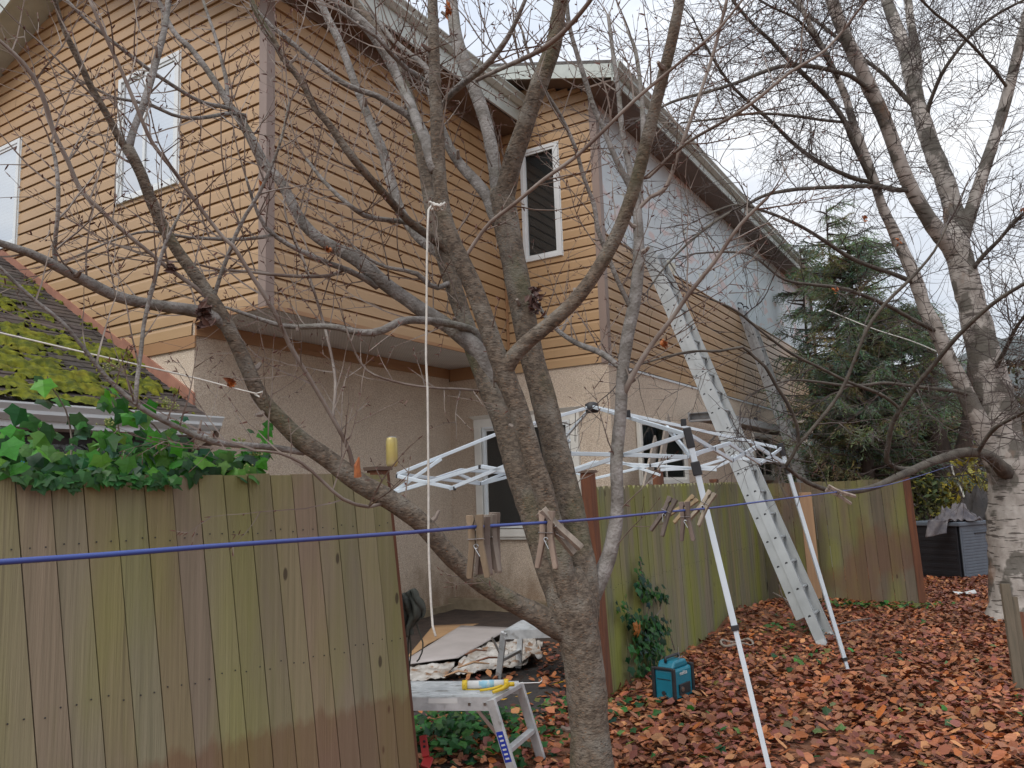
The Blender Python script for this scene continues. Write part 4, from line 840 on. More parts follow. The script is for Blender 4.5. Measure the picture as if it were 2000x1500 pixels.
cb = P(1790, 950, 16.8); cedar('cedar_tree', 'low bushy cedar just left of the birch', (cb[0], cb[1], 0), 5.2, 1.7, 130, 9, z0=1.9, dens=1.2, gap=.1)
# dark forked trunk beyond the storage box
m = MB(); t = thing('dark_tree', 'dark thick tree trunk behind the storage box with a white cord on it', 'tree', tuple(P(1850, 1020, 16.0)*np.array([1, 1, 0])))
pth, rd = limb([(1852, 1100, 62), (1852, 1020, 58), (1848, 960, 54), (1845, 920, 56), (1835, 880, 44), (1820, 820, 34), (1815, 740, 28), (1818, 650, 22)], 16, 16.4, .12)
m.tube(pth, shaped(pth, rd, rg, .15), 14, jit=.04, rng=rg); m.build('trunk', M['cedarbark'], t, smooth=True)
m = MB(); pth, rd = limb([(1850, 945, 40), (1872, 905, 34), (1885, 860, 28), (1893, 800, 22), (1900, 700, 18)], 16, 15.6, .12); m.tube(pth, rd, 10); m.build('branch', M['cedarbark'], t, smooth=True)
# background shrubs
def shrub(name, label, base, rx, rz_, n, cols, seed, leaf=.06, stems=14, kindless=True):
    rg = random.Random(seed); t = thing(name, label, 'shrub', base); b = np.array(base, float); st = MB(); lf = MB()
    for i in range(stems):
        d = np.array([rg.gauss(0, .45), rg.gauss(0, .45), 1.0]); twig(st, b, d, rz_*rg.uniform(.7, 1.1), .014, rg, .0, .12, 2, None, .4, 4, .15)
    for i in range(n):
        a = rg.uniform(0, 6.28); r = rx*rg.random()**.5; z = rz_*rg.uniform(.05, 1); r *= math.sin(min(3.0, .5+2.3*z/rz_)); 
        if mnoise.noise(Vector((a*1.2, z*2.0, seed*1.7))) < -.12: continue
        q = b+np.array([math.cos(a)*r, math.sin(a)*r, z]); u_ = rv(rg); v_ = np.cross(u_, rv(rg)); v_ /= np.linalg.norm(v_); l_ = leaf*rg.uniform(.6, 1.3)
        c = rg.choice(cols); k = rg.uniform(.7, 1.25); lf.add([q-u_*l_, q+v_*l_*.4, q+u_*l_, q-v_*l_*.4], [(0, 1, 2, 3)], tuple(x*k for x in c))
    st.build('stems', M['birchtwig'], t)['kind'] = 'stuff'; o = lf.build('foliage', M['shrubleaf'], t); o['kind'] = 'stuff'; return t
yl = [(.55, .42, .05), (.42, .36, .06), (.30, .28, .06)]; br_ = [(.16, .09, .05), (.10, .065, .045), (.20, .13, .07), (.07, .08, .04)]; gy = [(.07, .10, .035), (.28, .26, .05), (.12, .12, .05)]
def sb(x, Y): q = P(x, 950, Y); return (q[0], q[1], 0)
shrub('yellow_shrub', 'bright yellow leaved shrub behind the box right of the dark trunk', sb(1893, 15.3), .6, 2.0, 900, yl, 2, .10)
shrub('green_yellow_shrub', 'green and yellow shrub just right of the far fence post', sb(1808, 14.9), .6, 1.7, 1500, gy, 4, .07)
for i, (x, Y, rx, rz_, lb) in enumerate([(1760, 22, 1.9, 3.2, 'brown twiggy shrub behind the cedar foot'), (1850, 24, 2.2, 3.4, 'tall brown shrub behind the dark trunk'), (1960, 22, 2.2, 3.9, 'brown thicket right of the birch trunk'), (2040, 19, 2.0, 4.4, 'rusty brown thicket at the right edge'), (1640, 26, 2.2, 3.2, 'brown shrub beyond the far house corner')]):
    shrub('brown_shrub', lb, sb(x, Y), rx, rz_, 2600, br_, 40+i, .10, 26)
# far off wood along the horizon
rg = random.Random(77); fw = MB()
for i in range(9000):
    x = rg.uniform(-60, 110); y = rg.uniform(46, 70); z = rg.random()**1.3*(6.5+2.5*mnoise.noise(Vector((x*.12, 0, 0)))+max(0, x-20)*.06)
    u_ = rv(rg); v_ = np.cross(u_, rv(rg)); l_ = rg.uniform(.3, .7); k = rg.uniform(.6, 1.2); c = rg.choice([(.06, .085, .06), (.09, .08, .06), (.07, .075, .07)])
    fw.add([(x-u_[0]*l_, y-u_[1]*l_, z-u_[2]*l_), (x+v_[0]*l_, y+v_[1]*l_, z+v_[2]*l_), (x+u_[0]*l_, y+u_[1]*l_, z+u_[2]*l_), (x-v_[0]*l_, y-v_[1]*l_, z-v_[2]*l_)], [(0, 1, 2, 3)], tuple(q*k for q in c))
tag(fw.build('far_wood', M['needle'], None), kind='stuff', label='distant wood beyond the yard', cat='wood')

# ================================================================== LEAF LITTER (nobody could count it)
rg = random.Random(91); npr = np.random.RandomState(4)
def leaves(name, n, xr, yr, keep, cols, size, label, lift=.012):
    V_, F_, C_ = [], [], []; m = MB()
    for i in range(n):
        x = rg.uniform(*xr); y = yr[0]+(yr[1]-yr[0])*rg.random()**1.25
        if rg.random() > keep(x, y): continue
        a = rg.uniform(0, 6.283); l_ = rg.uniform(*size); w_ = l_*rg.uniform(.30, .46); tl = rg.gauss(0, .28); tw = rg.gauss(0, .35); cu = rg.uniform(-.15, .45)
        z = gz(x, y)+lift*rg.uniform(.2, 2.4)+(.015 if insideR(x, y) < 0 else 0)+abs(tl)*l_*.5
        ca, sa = math.cos(a), math.sin(a); c = rg.choice(cols); k = rg.uniform(.6, 1.3)*(1+.45*mnoise.noise(Vector((x*1.3, y*1.3, 8)))); c = (c[0]*k, c[1]*k*.90, c[2]*k*.85)
        pr = [(-.5, 0, 0), (-.18, .5, 1), (.22, .42, 1), (.55, 0, 0), (.22, -.42, 1), (-.18, -.5, 1), (0, 0, 0)]
        vs = []
        for u_, v_, e in pr:
            X = u_*l_; Yv = v_*w_*2; Z = X*tl+Yv*tw+e*cu*w_+(cu*l_*.6*(u_*u_))
            vs.append((x+X*ca-Yv*sa, y+X*sa+Yv*ca, z+Z))
        m.add(vs, [(0, 6, 2, 1), (6, 3, 2), (0, 5, 4, 6), (6, 4, 3)], c)
    o = m.build(name, M['leaf'], None); tag(o, label, 'leaves', kind='stuff'); return o
rd_ = [(.38, .14, .065), (.30, .11, .06), (.46, .19, .09), (.50, .22, .10), (.22, .08, .05), (.36, .17, .10), (.50, .17, .05), (.42, .19, .10), (.30, .10, .07), (.56, .29, .13), (.28, .11, .09)]
FRn = np.array([-U3[1], U3[0]])
def insideR(x, y):      # right (yard) side of the middle fence line
    return (x-FR0[0])*U3[1]-(y-FR0[1])*U3[0]
def kp(x, y):
    if x > -.75+.3*(y-5) and insideR(x, y) > -.0 or y < FR0[1]-.4:
        pch = mnoise.noise(Vector((x*.9, y*.9, 5)))
        k = 1.0 if pch > -.45 else .45
        if x < .55 and y < 6.6: k = .42+.5*(pch > .1)
        if ((x-2.8)/.7)**2+((y-9.4)/.8)**2 < 1: k *= .45
        if y < 3.6: k = 0
        return k
    if insideR(x, y) <= 0 and y < 9 and x > -1.2: return .10 if x < .15 else .35
    return 0
leaves('leaf_litter', 88000, (-1.2, 9.5), (3.8, 15.5), kp, rd_, (.03, .07), 'carpet of wet red brown fallen leaves across the yard')
leaves('leaf_litter', 6000, (-.6, 5.5), (4.0, 7.5), lambda x, y: .7*kp(x, y), rd_, (.045, .09), 'larger fallen leaves in the foreground of the yard', .02)
# low green ground ivy and weeds
def ivyleaf(m, q, n_, up_, l_, c):
    """five lobed ivy leaf with a slight fold; n_ normal, up_ tip direction"""
    n_ = n_/np.linalg.norm(n_); up_ = up_-n_*np.dot(up_, n_); up_ /= np.linalg.norm(up_)+1e-6; sd_ = np.cross(n_, up_)
    out = [(0, -.32), (.30, -.46), (.40, -.20), (.56, .02), (.28, .16), (.20, .32), (0, .62), (-.20, .32), (-.28, .16), (-.56, .02), (-.40, -.20), (-.30, -.46)]
    vs = [q+sd_*a*l_+up_*b*l_-n_*(abs(a)*.28+max(0, b)*.22)*l_ for a, b in out]+[q+up_*.0]
    k = len(out); m.add(vs, [(i, (i+1) % k, k) for i in range(k)], c)
gcol = [(.035, .13, .04), (.055, .18, .055), (.08, .24, .06), (.025, .085, .04), (.14, .34, .08)]
m = MB(); rg = random.Random(5)
gp_ = G(905, 1455)
for i in range(520):
    x = gp_[0]+rg.gauss(0, .28); y = gp_[1]+rg.gauss(0, .22); h = max(0, .22-.5*((x-gp_[0])**2+(y-gp_[1])**2))*rg.random()
    ivyleaf(m, np.array([x, y, gz(x, y)+.02+h]), np.array([rg.gauss(0, .5), rg.gauss(-.3, .4), 1]), rv(rg), rg.uniform(.04, .085), tuple(c*rg.uniform(.7, 1.3) for c in rg.choice(gcol[:4])))
tag(m.build('ground_ivy', M['ivy'], None), 'dark green ivy patch on the ground by the near platform leg', 'ivy', kind='stuff')
m = MB()
for cx, cy, sx_, sy_, n_ in [(1100, 1390, .25, .3, 90), (1290, 1290, .12, .12, 40), (1700, 1195, .5, .08, 110), (1790, 1188, .2, .06, 30), (1550, 1245, .25, .15, 40), (1330, 1440, .9, .5, 22), (1480, 1470, .9, .5, 14), (1800, 1300, 1.2, 1.0, 30), (1640, 1400, 1.2, .6, 26), (1570, 1290, .3, .2, 25), (1215, 1385, .2, .2, 20)]:
    c = G(cx, cy)
    for i in range(n_):
        x = c[0]+rg.gauss(0, sx_); y = c[1]+rg.gauss(0, sy_)
        if insideR(x, y) < .05 and y > FR0[1]: continue
        ivyleaf(m, np.array([x, y, gz(x, y)+.03+rg.random()*.05]), np.array([rg.gauss(0, .5), rg.gauss(-.2, .4), 1]), rv(rg), rg.uniform(.03, .08), tuple(k*rg.uniform(.7, 1.3) for k in rg.choice(gcol+[(.20, .24, .07), (.26, .30, .13)])))
tag(m.build('low_weeds', M['ivy'], None), 'scattered small green weeds among the leaves', 'weeds', kind='stuff')
# ivy climbing the middle fence
dn = np.array([U3[1], -U3[0], 0])
iv = thing('ivy_vine', 'climbing ivy on the middle fence above the teal radio', 'vine', G(1270, 1340)*np.array([1, 1, 0]))
fpl = lambda x, y, o: PL(x, y, tuple(FR0+dn*o), dn)
m = MB(); lv = MB(); rg = random.Random(8)
for path in ([(1290, 1340), (1275, 1290), (1262, 1230), (1268, 1180), (1256, 1130), (1250, 1095)], [(1270, 1250), (1240, 1215), (1220, 1185), (1217, 1180)], [(1275, 1215), (1290, 1190), (1292, 1165), (1308, 1180)], [(1296, 1200), (1306, 1230), (1318, 1270)]):
    m = MB(); pts = [fpl(x, y, .03) for x, y in path]; m.tube(pts, .005, 4); m.build('stem', M['twig'], iv)
for cx, cy, sx_, sy_, n_, sz in [(1252, 1105, 2.5, 12, 14, .035), (1256, 1145, 8, 12, 30, .06), (1270, 1165, 12, 8, 26, .06), (1296, 1168, 9, 7, 20, .05), (1218, 1190, 5, 14, 16, .05), (1278, 1225, 14, 14, 70, .065), (1262, 1250, 12, 20, 60, .065), (1262, 1295, 13, 18, 50, .06), (1290, 1262, 10, 15, 40, .055), (1240, 1215, 10, 12, 18, .05), (1308, 1230, 4, 22, 14, .035), (1275, 1320, 16, 8, 24, .05)]:
    for i in range(n_):
        q = fpl(cx+rg.gauss(0, sx_), cy+rg.gauss(0, sy_), rg.uniform(.03, .10)); ivyleaf(lv, q, dn+rv(rg)*.55+np.array([0, 0, .4]), np.array([0, 0, -1])+rv(rg)*.5, sz*rg.uniform(.7, 1.4), tuple(k*rg.uniform(.7, 1.3) for k in rg.choice(gcol[:4]+[(.03, .09, .06)])))
lv.build('foliage', M['ivy'], iv)['kind'] = 'stuff'
lv = MB()
for i in range(5): q = fpl(1245+rg.gauss(0, 6), 1225+rg.gauss(0, 8), .11); ivyleaf(lv, q, dn+rv(rg)*.3, rv(rg), .08, (.45, .17, .04))
lv.build('orange_leaf', M['leaf'], iv)
# ivy over the near fence top: large glossy leaves on curving stems
iv = thing('ivy_bush', 'glossy green ivy spilling over the near fence top under the mossy roof', 'ivy', tuple(P(220, 930, 4.1)*np.array([1, 1, 0])+np.array([0, 0, 1.7])))
rg = random.Random(17); st = MB(); lv = MB(); fl = MB(); nrm = np.array([dL[1], -dL[0], 0])
def fy(x): return (np.array(TL0)+dL*LL*(x/757.0)**1.0*.92)[1] if x > 0 else 3.4
def Yf(x): d = ray(x, 930); a = TL0[:2]; k = (a[0]*dL[1]-a[1]*dL[0])/(d[0]*dL[1]-d[1]*dL[0]); return d[1]*k   # depth of the fence plane along this column
shoots = [[(135, 925), (140, 860), (128, 800), (100, 755), (92, 735)], [(250, 920), (235, 860), (225, 800), (205, 760)], [(60, 930), (85, 870), (70, 830), (30, 825)], [(330, 925), (325, 870), (300, 830), (250, 800)], [(20, 925), (10, 870), (-5, 840)], [(380, 935), (400, 900), (440, 880)], [(470, 935), (500, 890), (520, 850), (530, 835)], [(180, 925), (190, 880), (230, 840)], [(290, 925), (300, 890), (350, 860)], [(430, 930), (450, 905), (480, 890)]]
nodes = []
for sh_ in shoots:
    o_ = rg.uniform(.05, .35); pts, _ = smooth_path([(P(x, y, Yf(x)+o_), .004) for x, y in sh_], .05); st.tube(pts, [.0055*(1-.6*i/len(pts)) for i in range(len(pts))], 5); nodes += pts[2:]
def il(q, l_, cc=None, tip=None):
    c = cc or rg.choice([(.06, .22, .03), (.09, .30, .04), (.045, .16, .035), (.15, .38, .06), (.05, .15, .075), (.03, .10, .03)])
    ivyleaf(lv, q, nrm*rg.uniform(.4, 1.0)+rv(rg)*.5+np.array([0, 0, .5]), (tip if tip is not None else np.array([0, 0, -1]))+rv(rg)*.6, l_, tuple(k*rg.uniform(.7, 1.25) for k in c))
for q in nodes:
    for _ in range(2):
        if rg.random() < .75: il(q+rv(rg)*.05, rg.uniform(.05, .105))
for i in range(430):        # the dense mass along the top
    x = rg.uniform(-60, 500); e = 1-abs(x-180)/420; y = 938-abs(rg.gauss(0, 24+30*max(0, e)*(.6+.5*math.sin(x*.021+1)))); 
    il(P(x, min(y, 936), Yf(x)+rg.uniform(-.03, .30)), rg.uniform(.035, .105))
for i in range(70): x = rg.uniform(30, 350); il(P(x, rg.uniform(930, 950), Yf(x)-.05), rg.uniform(.04, .07), (.05, .17, .045))
for i in range(40): x = rg.gauss(480, 22); il(P(x, rg.gauss(905, 22), Yf(x)+.15), rg.uniform(.04, .07))
st.build('stems', M['twig'], iv)['kind'] = 'stuff'; lv.build('foliage', M['ivy'], iv)['kind'] = 'stuff'
for cx, cy in [(222, 722), (322, 790), (470, 870), (205, 832), (500, 930-40), (130, 905), (335, 800), (545, 830), (215, 725), (455, 925), (485, 920)]:
    c = P(cx, cy, Yf(cx)+.1)
    for k in range(16):
        d = rv(rg); d[2] = abs(d[2]); e = c+d*.035; fl.tube([c, e], .001, 3, cap=False, c=(.25, .30, .08)); fl.lathe([(0.001, -.004), (.004, 0), (.001, .004)], tuple(e), 5, c=(.40, .42, .15))
fl.build('flower_heads', M['shrubleaf'], iv)['kind'] = 'stuff'
# ================================================================== OBJECTS
# ---- aluminium extension ladders
def rungs_ladder(name, label, foot_l, foot_r, top_l, off, r_mat, n_r, secs, widths=(.105, .095)):
    """foot/top of the left rail (world), off: unit vector towards the house, perpendicular to the ladder; secs: list of (t0,t1,depth offset)"""
    fl, frr, tl = map(lambda q: np.array(q, float), (foot_l, foot_r, top_l)); ax = tl-fl; Ln = np.linalg.norm(ax); ax /= Ln; side = frr-fl; wd = np.linalg.norm(side); side /= wd
    t = thing(name, label, 'ladder', (fl[0], fl[1], 0), group='extension ladders leaning on the long wall'); nn = np.cross(side, ax); nn /= np.linalg.norm(nn)
    if np.dot(nn, off) < 0: nn = -nn
    for k, (t0, t1, dd, ins) in enumerate(secs):
        hw = widths[k]
        rm = MB()
        for sgn, base in ((1, fl+side*ins), (-1, fl+side*(wd-ins))):
            m = MB(); a = base+ax*Ln*t0+nn*dd; b = base+ax*Ln*t1+nn*dd
            m.beam(a, b, .004, hw, up=nn)       # web
            for e in (-1, 1): m.beam(a+nn*e*(hw/2-.0025)+side*sgn*.013, b+nn*e*(hw/2-.0025)+side*sgn*.013, .026, .005, up=nn)
            ro = m.build('rail', M[r_mat], t)
            hm = MB(); sp = .305; i = 1
            while i*sp < Ln:
                if t0*Ln < i*sp < t1*Ln-.05:
                    c = base+ax*i*sp+nn*dd; hm.tube([c-side*sgn*.0035, c-side*sgn*.0012], .0165, 8)
                i += 1
            hm.build('rung_holes', M['black'], t)['kind'] = 'stuff'
        i = 1
        while i*.305 < Ln:
            if t0*Ln < i*.305 < t1*Ln-.05:
                a = fl+side*ins+ax*i*.305+nn*dd; m = MB(); m.tube([a, a+side*(wd-2*ins)], .016, 10); m.build('rung', M[r_mat], t, smooth=True)
            i += 1
    return t, ax, nn, Ln, side, wd
offH = V3
f1 = G(1606, 1262); f1[2] = gz(f1[0], f1[1])-.0
t1 = PL(1258, 462, tuple(W(0, BR-.16, 0)), V3)
LT, ax1, nn1, Ln1, sd1, wd1 = rungs_ladder('extension_ladder', 'long silver extension ladder with its foot in the leaves behind the white canopy leg', f1, f1+U3*.44, t1, offH, 'alu', 16, [(0, .96, 0, 0), (.05, 1.0, .108, .03)])
for k in (0, 1):
    m = MB(); c = f1+sd1*wd1*k; m.beam(c-ax1*.06, c+ax1*.05, .05, .09, up=nn1); m.build('foot', M['alu_old'], LT)
t2 = PL(1452, 598, tuple(W(0, BR-.12, 0)), V3)
q = PL(1590, 838, tuple(W(0, BR-1.0, 0)), V3)
a_t = float((t2-O)@U3); f2 = W(a_t+.1, BR-1.45, 0)
L2_, ax2, nn2, Ln2, sd2, wd2 = rungs_ladder('extension_ladder', 'short worn ladder with padded hooks near the far end of the wall, behind the fence', f2, f2+U3*.42, t2, offH, 'alu_old', 14, [(0, .93, 0, 0), (.05, 1.0, .10, .03)])
for k in (0, 1):
    m = MB(); c = t2+sd2*(wd2*k)+ax2*.02; m.tube([c, c+ax2*.06+nn2*.02, c+ax2*.09+nn2*.08, c+ax2*.03+nn2*.13, c-ax2*.05+nn2*.1], .016, 6); m.build('wall_hook', M['black'], L2_, smooth=True)
m = MB(); m.beam(f2+sd2*.08+ax2*1.5+nn2*-.04, f2+sd2*.08+ax2*3.6+nn2*-.04, .02, .012, up=nn2); M['maroon'] = mat('maroon_tape', (.10, .02, .03), None, 5, .6); m.build('strap', M['maroon'], L2_)
# ---- walkboard on ladder jacks along the long wall
WB = thing('walkboard', 'aluminium scaffold plank hung beside the long wall behind the ladder', 'walkboard', W(6.9, BR-.45, 0))
A0w, A1w, zw = 6.9, 14.8, 2.80
def wbx(name, x0, x1, y0, y1, z0, z1, m='alu_old', bev=0):
    s = MB(); s.box(x0, x1, y0, y1, z0, z1, fr=lambda a, b, c: tuple(W(a, b, c))); return s.build(name, M[m], WB, bevel=bev)
wbx('deck', A0w, A1w, BR-.62, BR-.27, zw-.012, zw)
wbx('side_beam', A0w, A1w, BR-.645, BR-.62, zw-.11, zw+.01); wbx('side_beam', A0w, A1w, BR-.27, BR-.245, zw-.11, zw+.01)
for k in range(14): x = A0w+.15+k*.58; wbx('cross_rib', x, x+.05, BR-.62, BR-.27, zw-.09, zw-.012)
for x in (A0w+.02, A1w-.15): wbx('end_cap', x, x+.13, BR-.64, BR-.25, zw-.14, zw-.11)
m = MB(); m.tube([W(8.2, BR-.5, zw-.1), W(8.2, BR-.05, zw-.5)], .018, 6); m.build('brace', M['alu_old'], WB)
m = MB(); m.tube([W(13.9, BR-.5, zw-.1), W(13.9, BR-.05, zw-.5)], .018, 6); m.build('brace', M['alu_old'], WB)
m = MB(); m.box(0, .08, -.03, .03, 0, .12, fr=lambda a, b, c: tuple(W(10.2+a, BR-.45+b, zw+c))); m.build('clamp', M['black'], WB)

# ---- boards leaning in front of the lower window
for i, (x0, y0, x1, y1, w_, lb) in enumerate([(1262, 950, 1282, 862, .20, 'greyed board leaning left in front of the wide lower window'), (1284, 950, 1306, 815, .17, 'taller greyed board leaning right in front of the wide lower window')]):
    p = PL(x0, y0, tuple(W(0, BR-.35, 0)), V3); q = PL(x1, y1, tuple(W(0, BR-.12, 0)), V3)
    d = q-p; p = p-d*(p[2]/d[2])
    m = MB(); m.beam(p, q, w_, .03, up=V3); tag(m.build('leaning_board', M['greyboard'], None, bevel=.003), lb, 'board', 'boards leaning on the long wall')

# ---- bare pop-up canopy frame
cA, cB, cC, cD = P(1345, 850, 4.6), P(1526, 872, 7.25), P(775, 928, 5.75), P(1066, 902, 7.9)
CF = thing('canopy_frame', 'half opened white pop up canopy frame with no cover and leaning legs', 'canopy frame', (cA[0], cA[1], 0))
def bar(a, b, r=.011, name='truss_bar', w_=None):
    m = MB(); m.beam(a, b, w_ or .016, .026); return m.build(name, M['whitemetal'], CF, bevel=.003)
def joint(p, s_=.03, nm='joint'):
    m = MB(); m.box(-s_*.5, s_*.5, -s_*.5, s_*.5, -s_*.7, s_*.7, fr=lambda x, y, z: (p[0]+x, p[1]+y, p[2]+z)); m.build(nm, M['black'], CF, bevel=.004)
def Yl(x, y, c0, c1):     # depth of a pixel on the upright plane through two corners
    n_ = np.cross(c1-c0, (0, 0, 1.0)); return PL(x, y, tuple(c0), n_/np.linalg.norm(n_))
def seg(c0, c1, *s): 
    for (x0, y0, x1, y1) in s: bar(Yl(x0, y0, c0, c1), Yl(x1, y1, c0, c1))
seg(cA, cB, (1349, 851, 1430, 899), (1350, 889, 1424, 866), (1424, 866, 1485, 906), (1430, 899, 1477, 872), (1477, 872, 1528, 904), (1485, 906, 1525, 876))
seg(cA, cC, (1340, 849, 1217, 889), (1343, 893, 1217, 888), (1217, 889, 1121, 921), (1217, 888, 1115, 886), (1115, 886, 1010, 924), (1121, 921, 1000, 905), (1010, 924, 940, 911), (1000, 905, 878, 955), (937, 912, 774, 961), (888, 954, 776, 930))
cA2 = cA; off_ = np.array([.25, .45, 0])
seg(cC, cD, (776, 926, 937, 945), (774, 961, 900, 918), (900, 918, 993, 928-4), (937, 945, 1000, 918), (1000, 918, 1066, 936), (985, 926, 1066, 903), (895, 926, 940, 945), (940, 945, 1005, 928))
seg(cD, cB, (1066, 905, 1160, 935), (1066, 936, 1160, 902), (1160, 902, 1270, 909), (1160, 935, 1270, 909), (1210, 902, 1290, 928), (1270, 909, 1365, 888), (1290, 918, 1400, 912), (1400, 912, 1477, 876), (1270, 909, 1400, 918), (1400, 893, 1528, 901), (1365, 912, 1440, 889))
pk = P(1156, 794, 6.45)
for c in (P(1338, 848, 4.62), P(1516, 874, 7.2)): bar(pk, c, w_=.02)
k1 = pk+(cC-pk)*.5; k2 = P(967, 849, 6.05); bar(pk, k2, w_=.02); bar(k2, P(776, 926, 5.75), w_=.02); bar(pk, cD+np.array([0, 0, .02]), w_=.02)
bar(P(862, 896, 5.85), P(770, 960, 5.75)); bar(P(1302, 834, 4.9), P(1349, 892, 4.6)); bar(P(1113, 860, 7.2), P(1070, 905, 7.9)); bar(P(1465, 862, 6.4), P(1530, 903, 7.25))
m = MB(); m.lathe([(.05, -.05), (.055, -.02), (.055, .02), (.03, .035)], tuple(pk), 10); m.build('peak_hub', M['black'], CF, smooth=True)
m = MB(); m.tube([P(1124, 800, 6.5), P(1123, 862, 6.5)], .003, 4); m.build('pull_cord', M['black'], CF)
for (x, y, c0, c1) in [(1226, 808, None, 5.5), (1335, 825, None, 5.6)]: joint(P(x, y, c1), .035)
for (x, y, a, b) in [(1430, 899, cA, cB), (1485, 906, cA, cB), (1395, 877, cA, cB), (1453, 886, cA, cB), (1270, 909, cD, cB), (1217, 889, cA, cC), (1115, 886, cA, cC), (937, 912, cA, cC), (888, 954, cA, cC), (937, 945, cC, cD), (853, 937, cC, cD), (776, 930, cA, cC), (773, 961, cA, cC), (1066, 905, cC, cD), (1066, 936, cC, cD)]: joint(Yl(x, y, a, b), .02)
def leg(top, foot, collar_t, nm='leg'):
    m = MB(); top = np.array(top); foot = np.array(foot); d = (foot-top)/np.linalg.norm(foot-top)
    c = top+(foot-top)*collar_t
    m.beam(top, c, .034, .034); lg = m.build(nm, M['whitemetal'], CF, bevel=.004)
    m = MB(); m.beam(c-d*.02, foot, .027, .027); m.build('inner_tube', M['whitemetal'], lg, bevel=.003)
    m = MB(); m.beam(c-d*.015, c+d*.015, .042, .042); m.build('collar', M['black'], lg, bevel=.003)
    m = MB(); m.beam(foot-d*.005, foot+d*.006, .07, .07); m.build('foot_plate', M['whitemetal'], lg)
    m = MB(); m.beam(top-d*.05, top+d*.07, .046, .046); m.build('top_bracket', M['black'], lg, bevel=.005)
    sl = top+d*.19; m = MB(); m.beam(sl-d*.04, sl+d*.04, .052, .052); m.build('slider', M['black'], lg, bevel=.005)
fA = P(1512, 1528, 4.52); fA[2] = .01; leg(P(1345, 852, 4.6), fA, .555)
fB = G(1657, 1312); leg(P(1526, 876, 7.25), fB, .945)
leg(cD, G(1123, 1330), .8)

# ---- folding aluminium work platforms
def platform(label, fl, fr_, bl, br, z, legs, par=None, blue=False):
    """corners of the top (world xy) and list of (top point, foot point)"""
    t = thing('work_platform', label, 'work platform', (fr_[0], fr_[1], 0), group='folding aluminium work platforms')
    P4 = [np.array([*q[:2], z]) for q in (fl, fr_, br, bl)]
    m = MB(); m.add([p for p in P4]+[p-np.array([0, 0, .012]) for p in P4], [(0, 1, 2, 3), (7, 6, 5, 4), (0, 4, 5, 1), (1, 5, 6, 2), (2, 6, 7, 3), (3, 7, 4, 0)]); dk = m.build('deck', M['alu_bright'], t)
    ax = (P4[1]-P4[0]); Lx = np.linalg.norm(ax); ax /= Lx; sy = P4[2]-P4[1]; wy = np.linalg.norm(sy); sy /= wy
    m = MB()
    for i in range(9): o_ = P4[0]+sy*wy*(i+.5)/9; m.beam(o_+np.array([0, 0, .002]), o_+ax*Lx+np.array([0, 0, .002]), .008, .005)
    m.build('tread_ribs', M['alu_bright'], dk)['kind'] = 'stuff'
    for k, (a, b) in enumerate(((P4[0], P4[1]), (P4[3], P4[2]))):
        m = MB(); m.beam(a-np.array([0, 0, .035]), b-np.array([0, 0, .035]), .012, .075); sb_ = m.build('side_beam', M['alu_bright'], t)
        if blue and k == 0:
            m = MB(); n_ = -sy*.0075
            c0 = b-ax*.36-np.array([0, 0, .018])
            m.beam(c0+n_, c0+ax*.17+n_, .001, .028); m.build('paper_label', M['paper'], sb_)
            for e in (.12, .03): 
                m = MB(); m.beam(b-ax*e-np.array([0, 0, .035])+n_, b-ax*e-np.array([0, 0, .035])+n_*1.6, .016, .016); m.build('rivet', M['steel'], sb_)
    for k, (a, b) in enumerate(legs):
        a = np.array(a, float); b = np.array(b, float); d = (b-a)/np.linalg.norm(b-a)
        m = MB(); m.beam(a, b-d*.03, .055, .028, up=sy); lg = m.build('leg', M['alu_bright'], t, bevel=.004)
        m = MB(); m.beam(b-d*.035, b, .062, .036, up=sy); m.build('rubber_foot', M['black'], lg, bevel=.004)
        if blue and k == 0:
            m = MB(); o_ = -sy*.0150; m.beam(a+d*.18+o_, a+d*.35+o_, .042, .001, up=sy); bl_ = m.build('blue_label', M['blue_label'], lg)
            m = MB()
            for e in (.20, .225, .25, .275, .30, .325): m.beam(a+d*e+o_*1.05, a+d*(e+.010)+o_*1.05, .024, .001, up=sy)
            m.build('label_print', M['paper'], bl_)['kind'] = 'stuff'
    for i in range(0, len(legs)-1, 2):
        (a, b), (c, d) = legs[i], legs[i+1]
        for u_ in (.02, .58): p = np.array(a)*(1-u_)+np.array(b)*u_; q = np.array(c)*(1-u_)+np.array(d)*u_; m = MB(); m.beam(p, q, .04, .028); m.build('step', M['alu_bright'], t, bevel=.003)
        p = np.array(a)*.30+np.array(b)*.70
        m = MB(); m.beam(np.array(a)*.9+np.array(b)*.1-ax*.10, np.array(a)*.52+np.array(b)*.48, .012, .018); m.build('hinge_brace', M['steel'], t)
    return t
z1 = .50
fr_ = G(958, 1362, z1); br = G(1013, 1331, z1); fl = G(640, 1362, z1); bl = fl+(br-fr_)
f_a = P(1013, 1548, fr_[1]-.02); f_a[2] = 0; f_b = G(1060, 1492)
legs = [(fr_+np.array([0, 0, -.01]), f_a), (br+np.array([0, 0, -.01]), f_b), (fl+np.array([0.05, 0, -.01]), np.array([fl[0]-.12, fl[1], 0])), (bl+np.array([.05, 0, -.01]), np.array([bl[0]-.12, bl[1], 0]))]
platform('near aluminium work platform with a blue leg label, caulking gun lying on it', fl, fr_, bl, br, z1, legs, blue=True)
z2 = .46
fl = G(984, 1232, z2); bl = G(1018, 1212, z2); br = G(1200, 1205, z2); fr_ = fl+(br-bl)
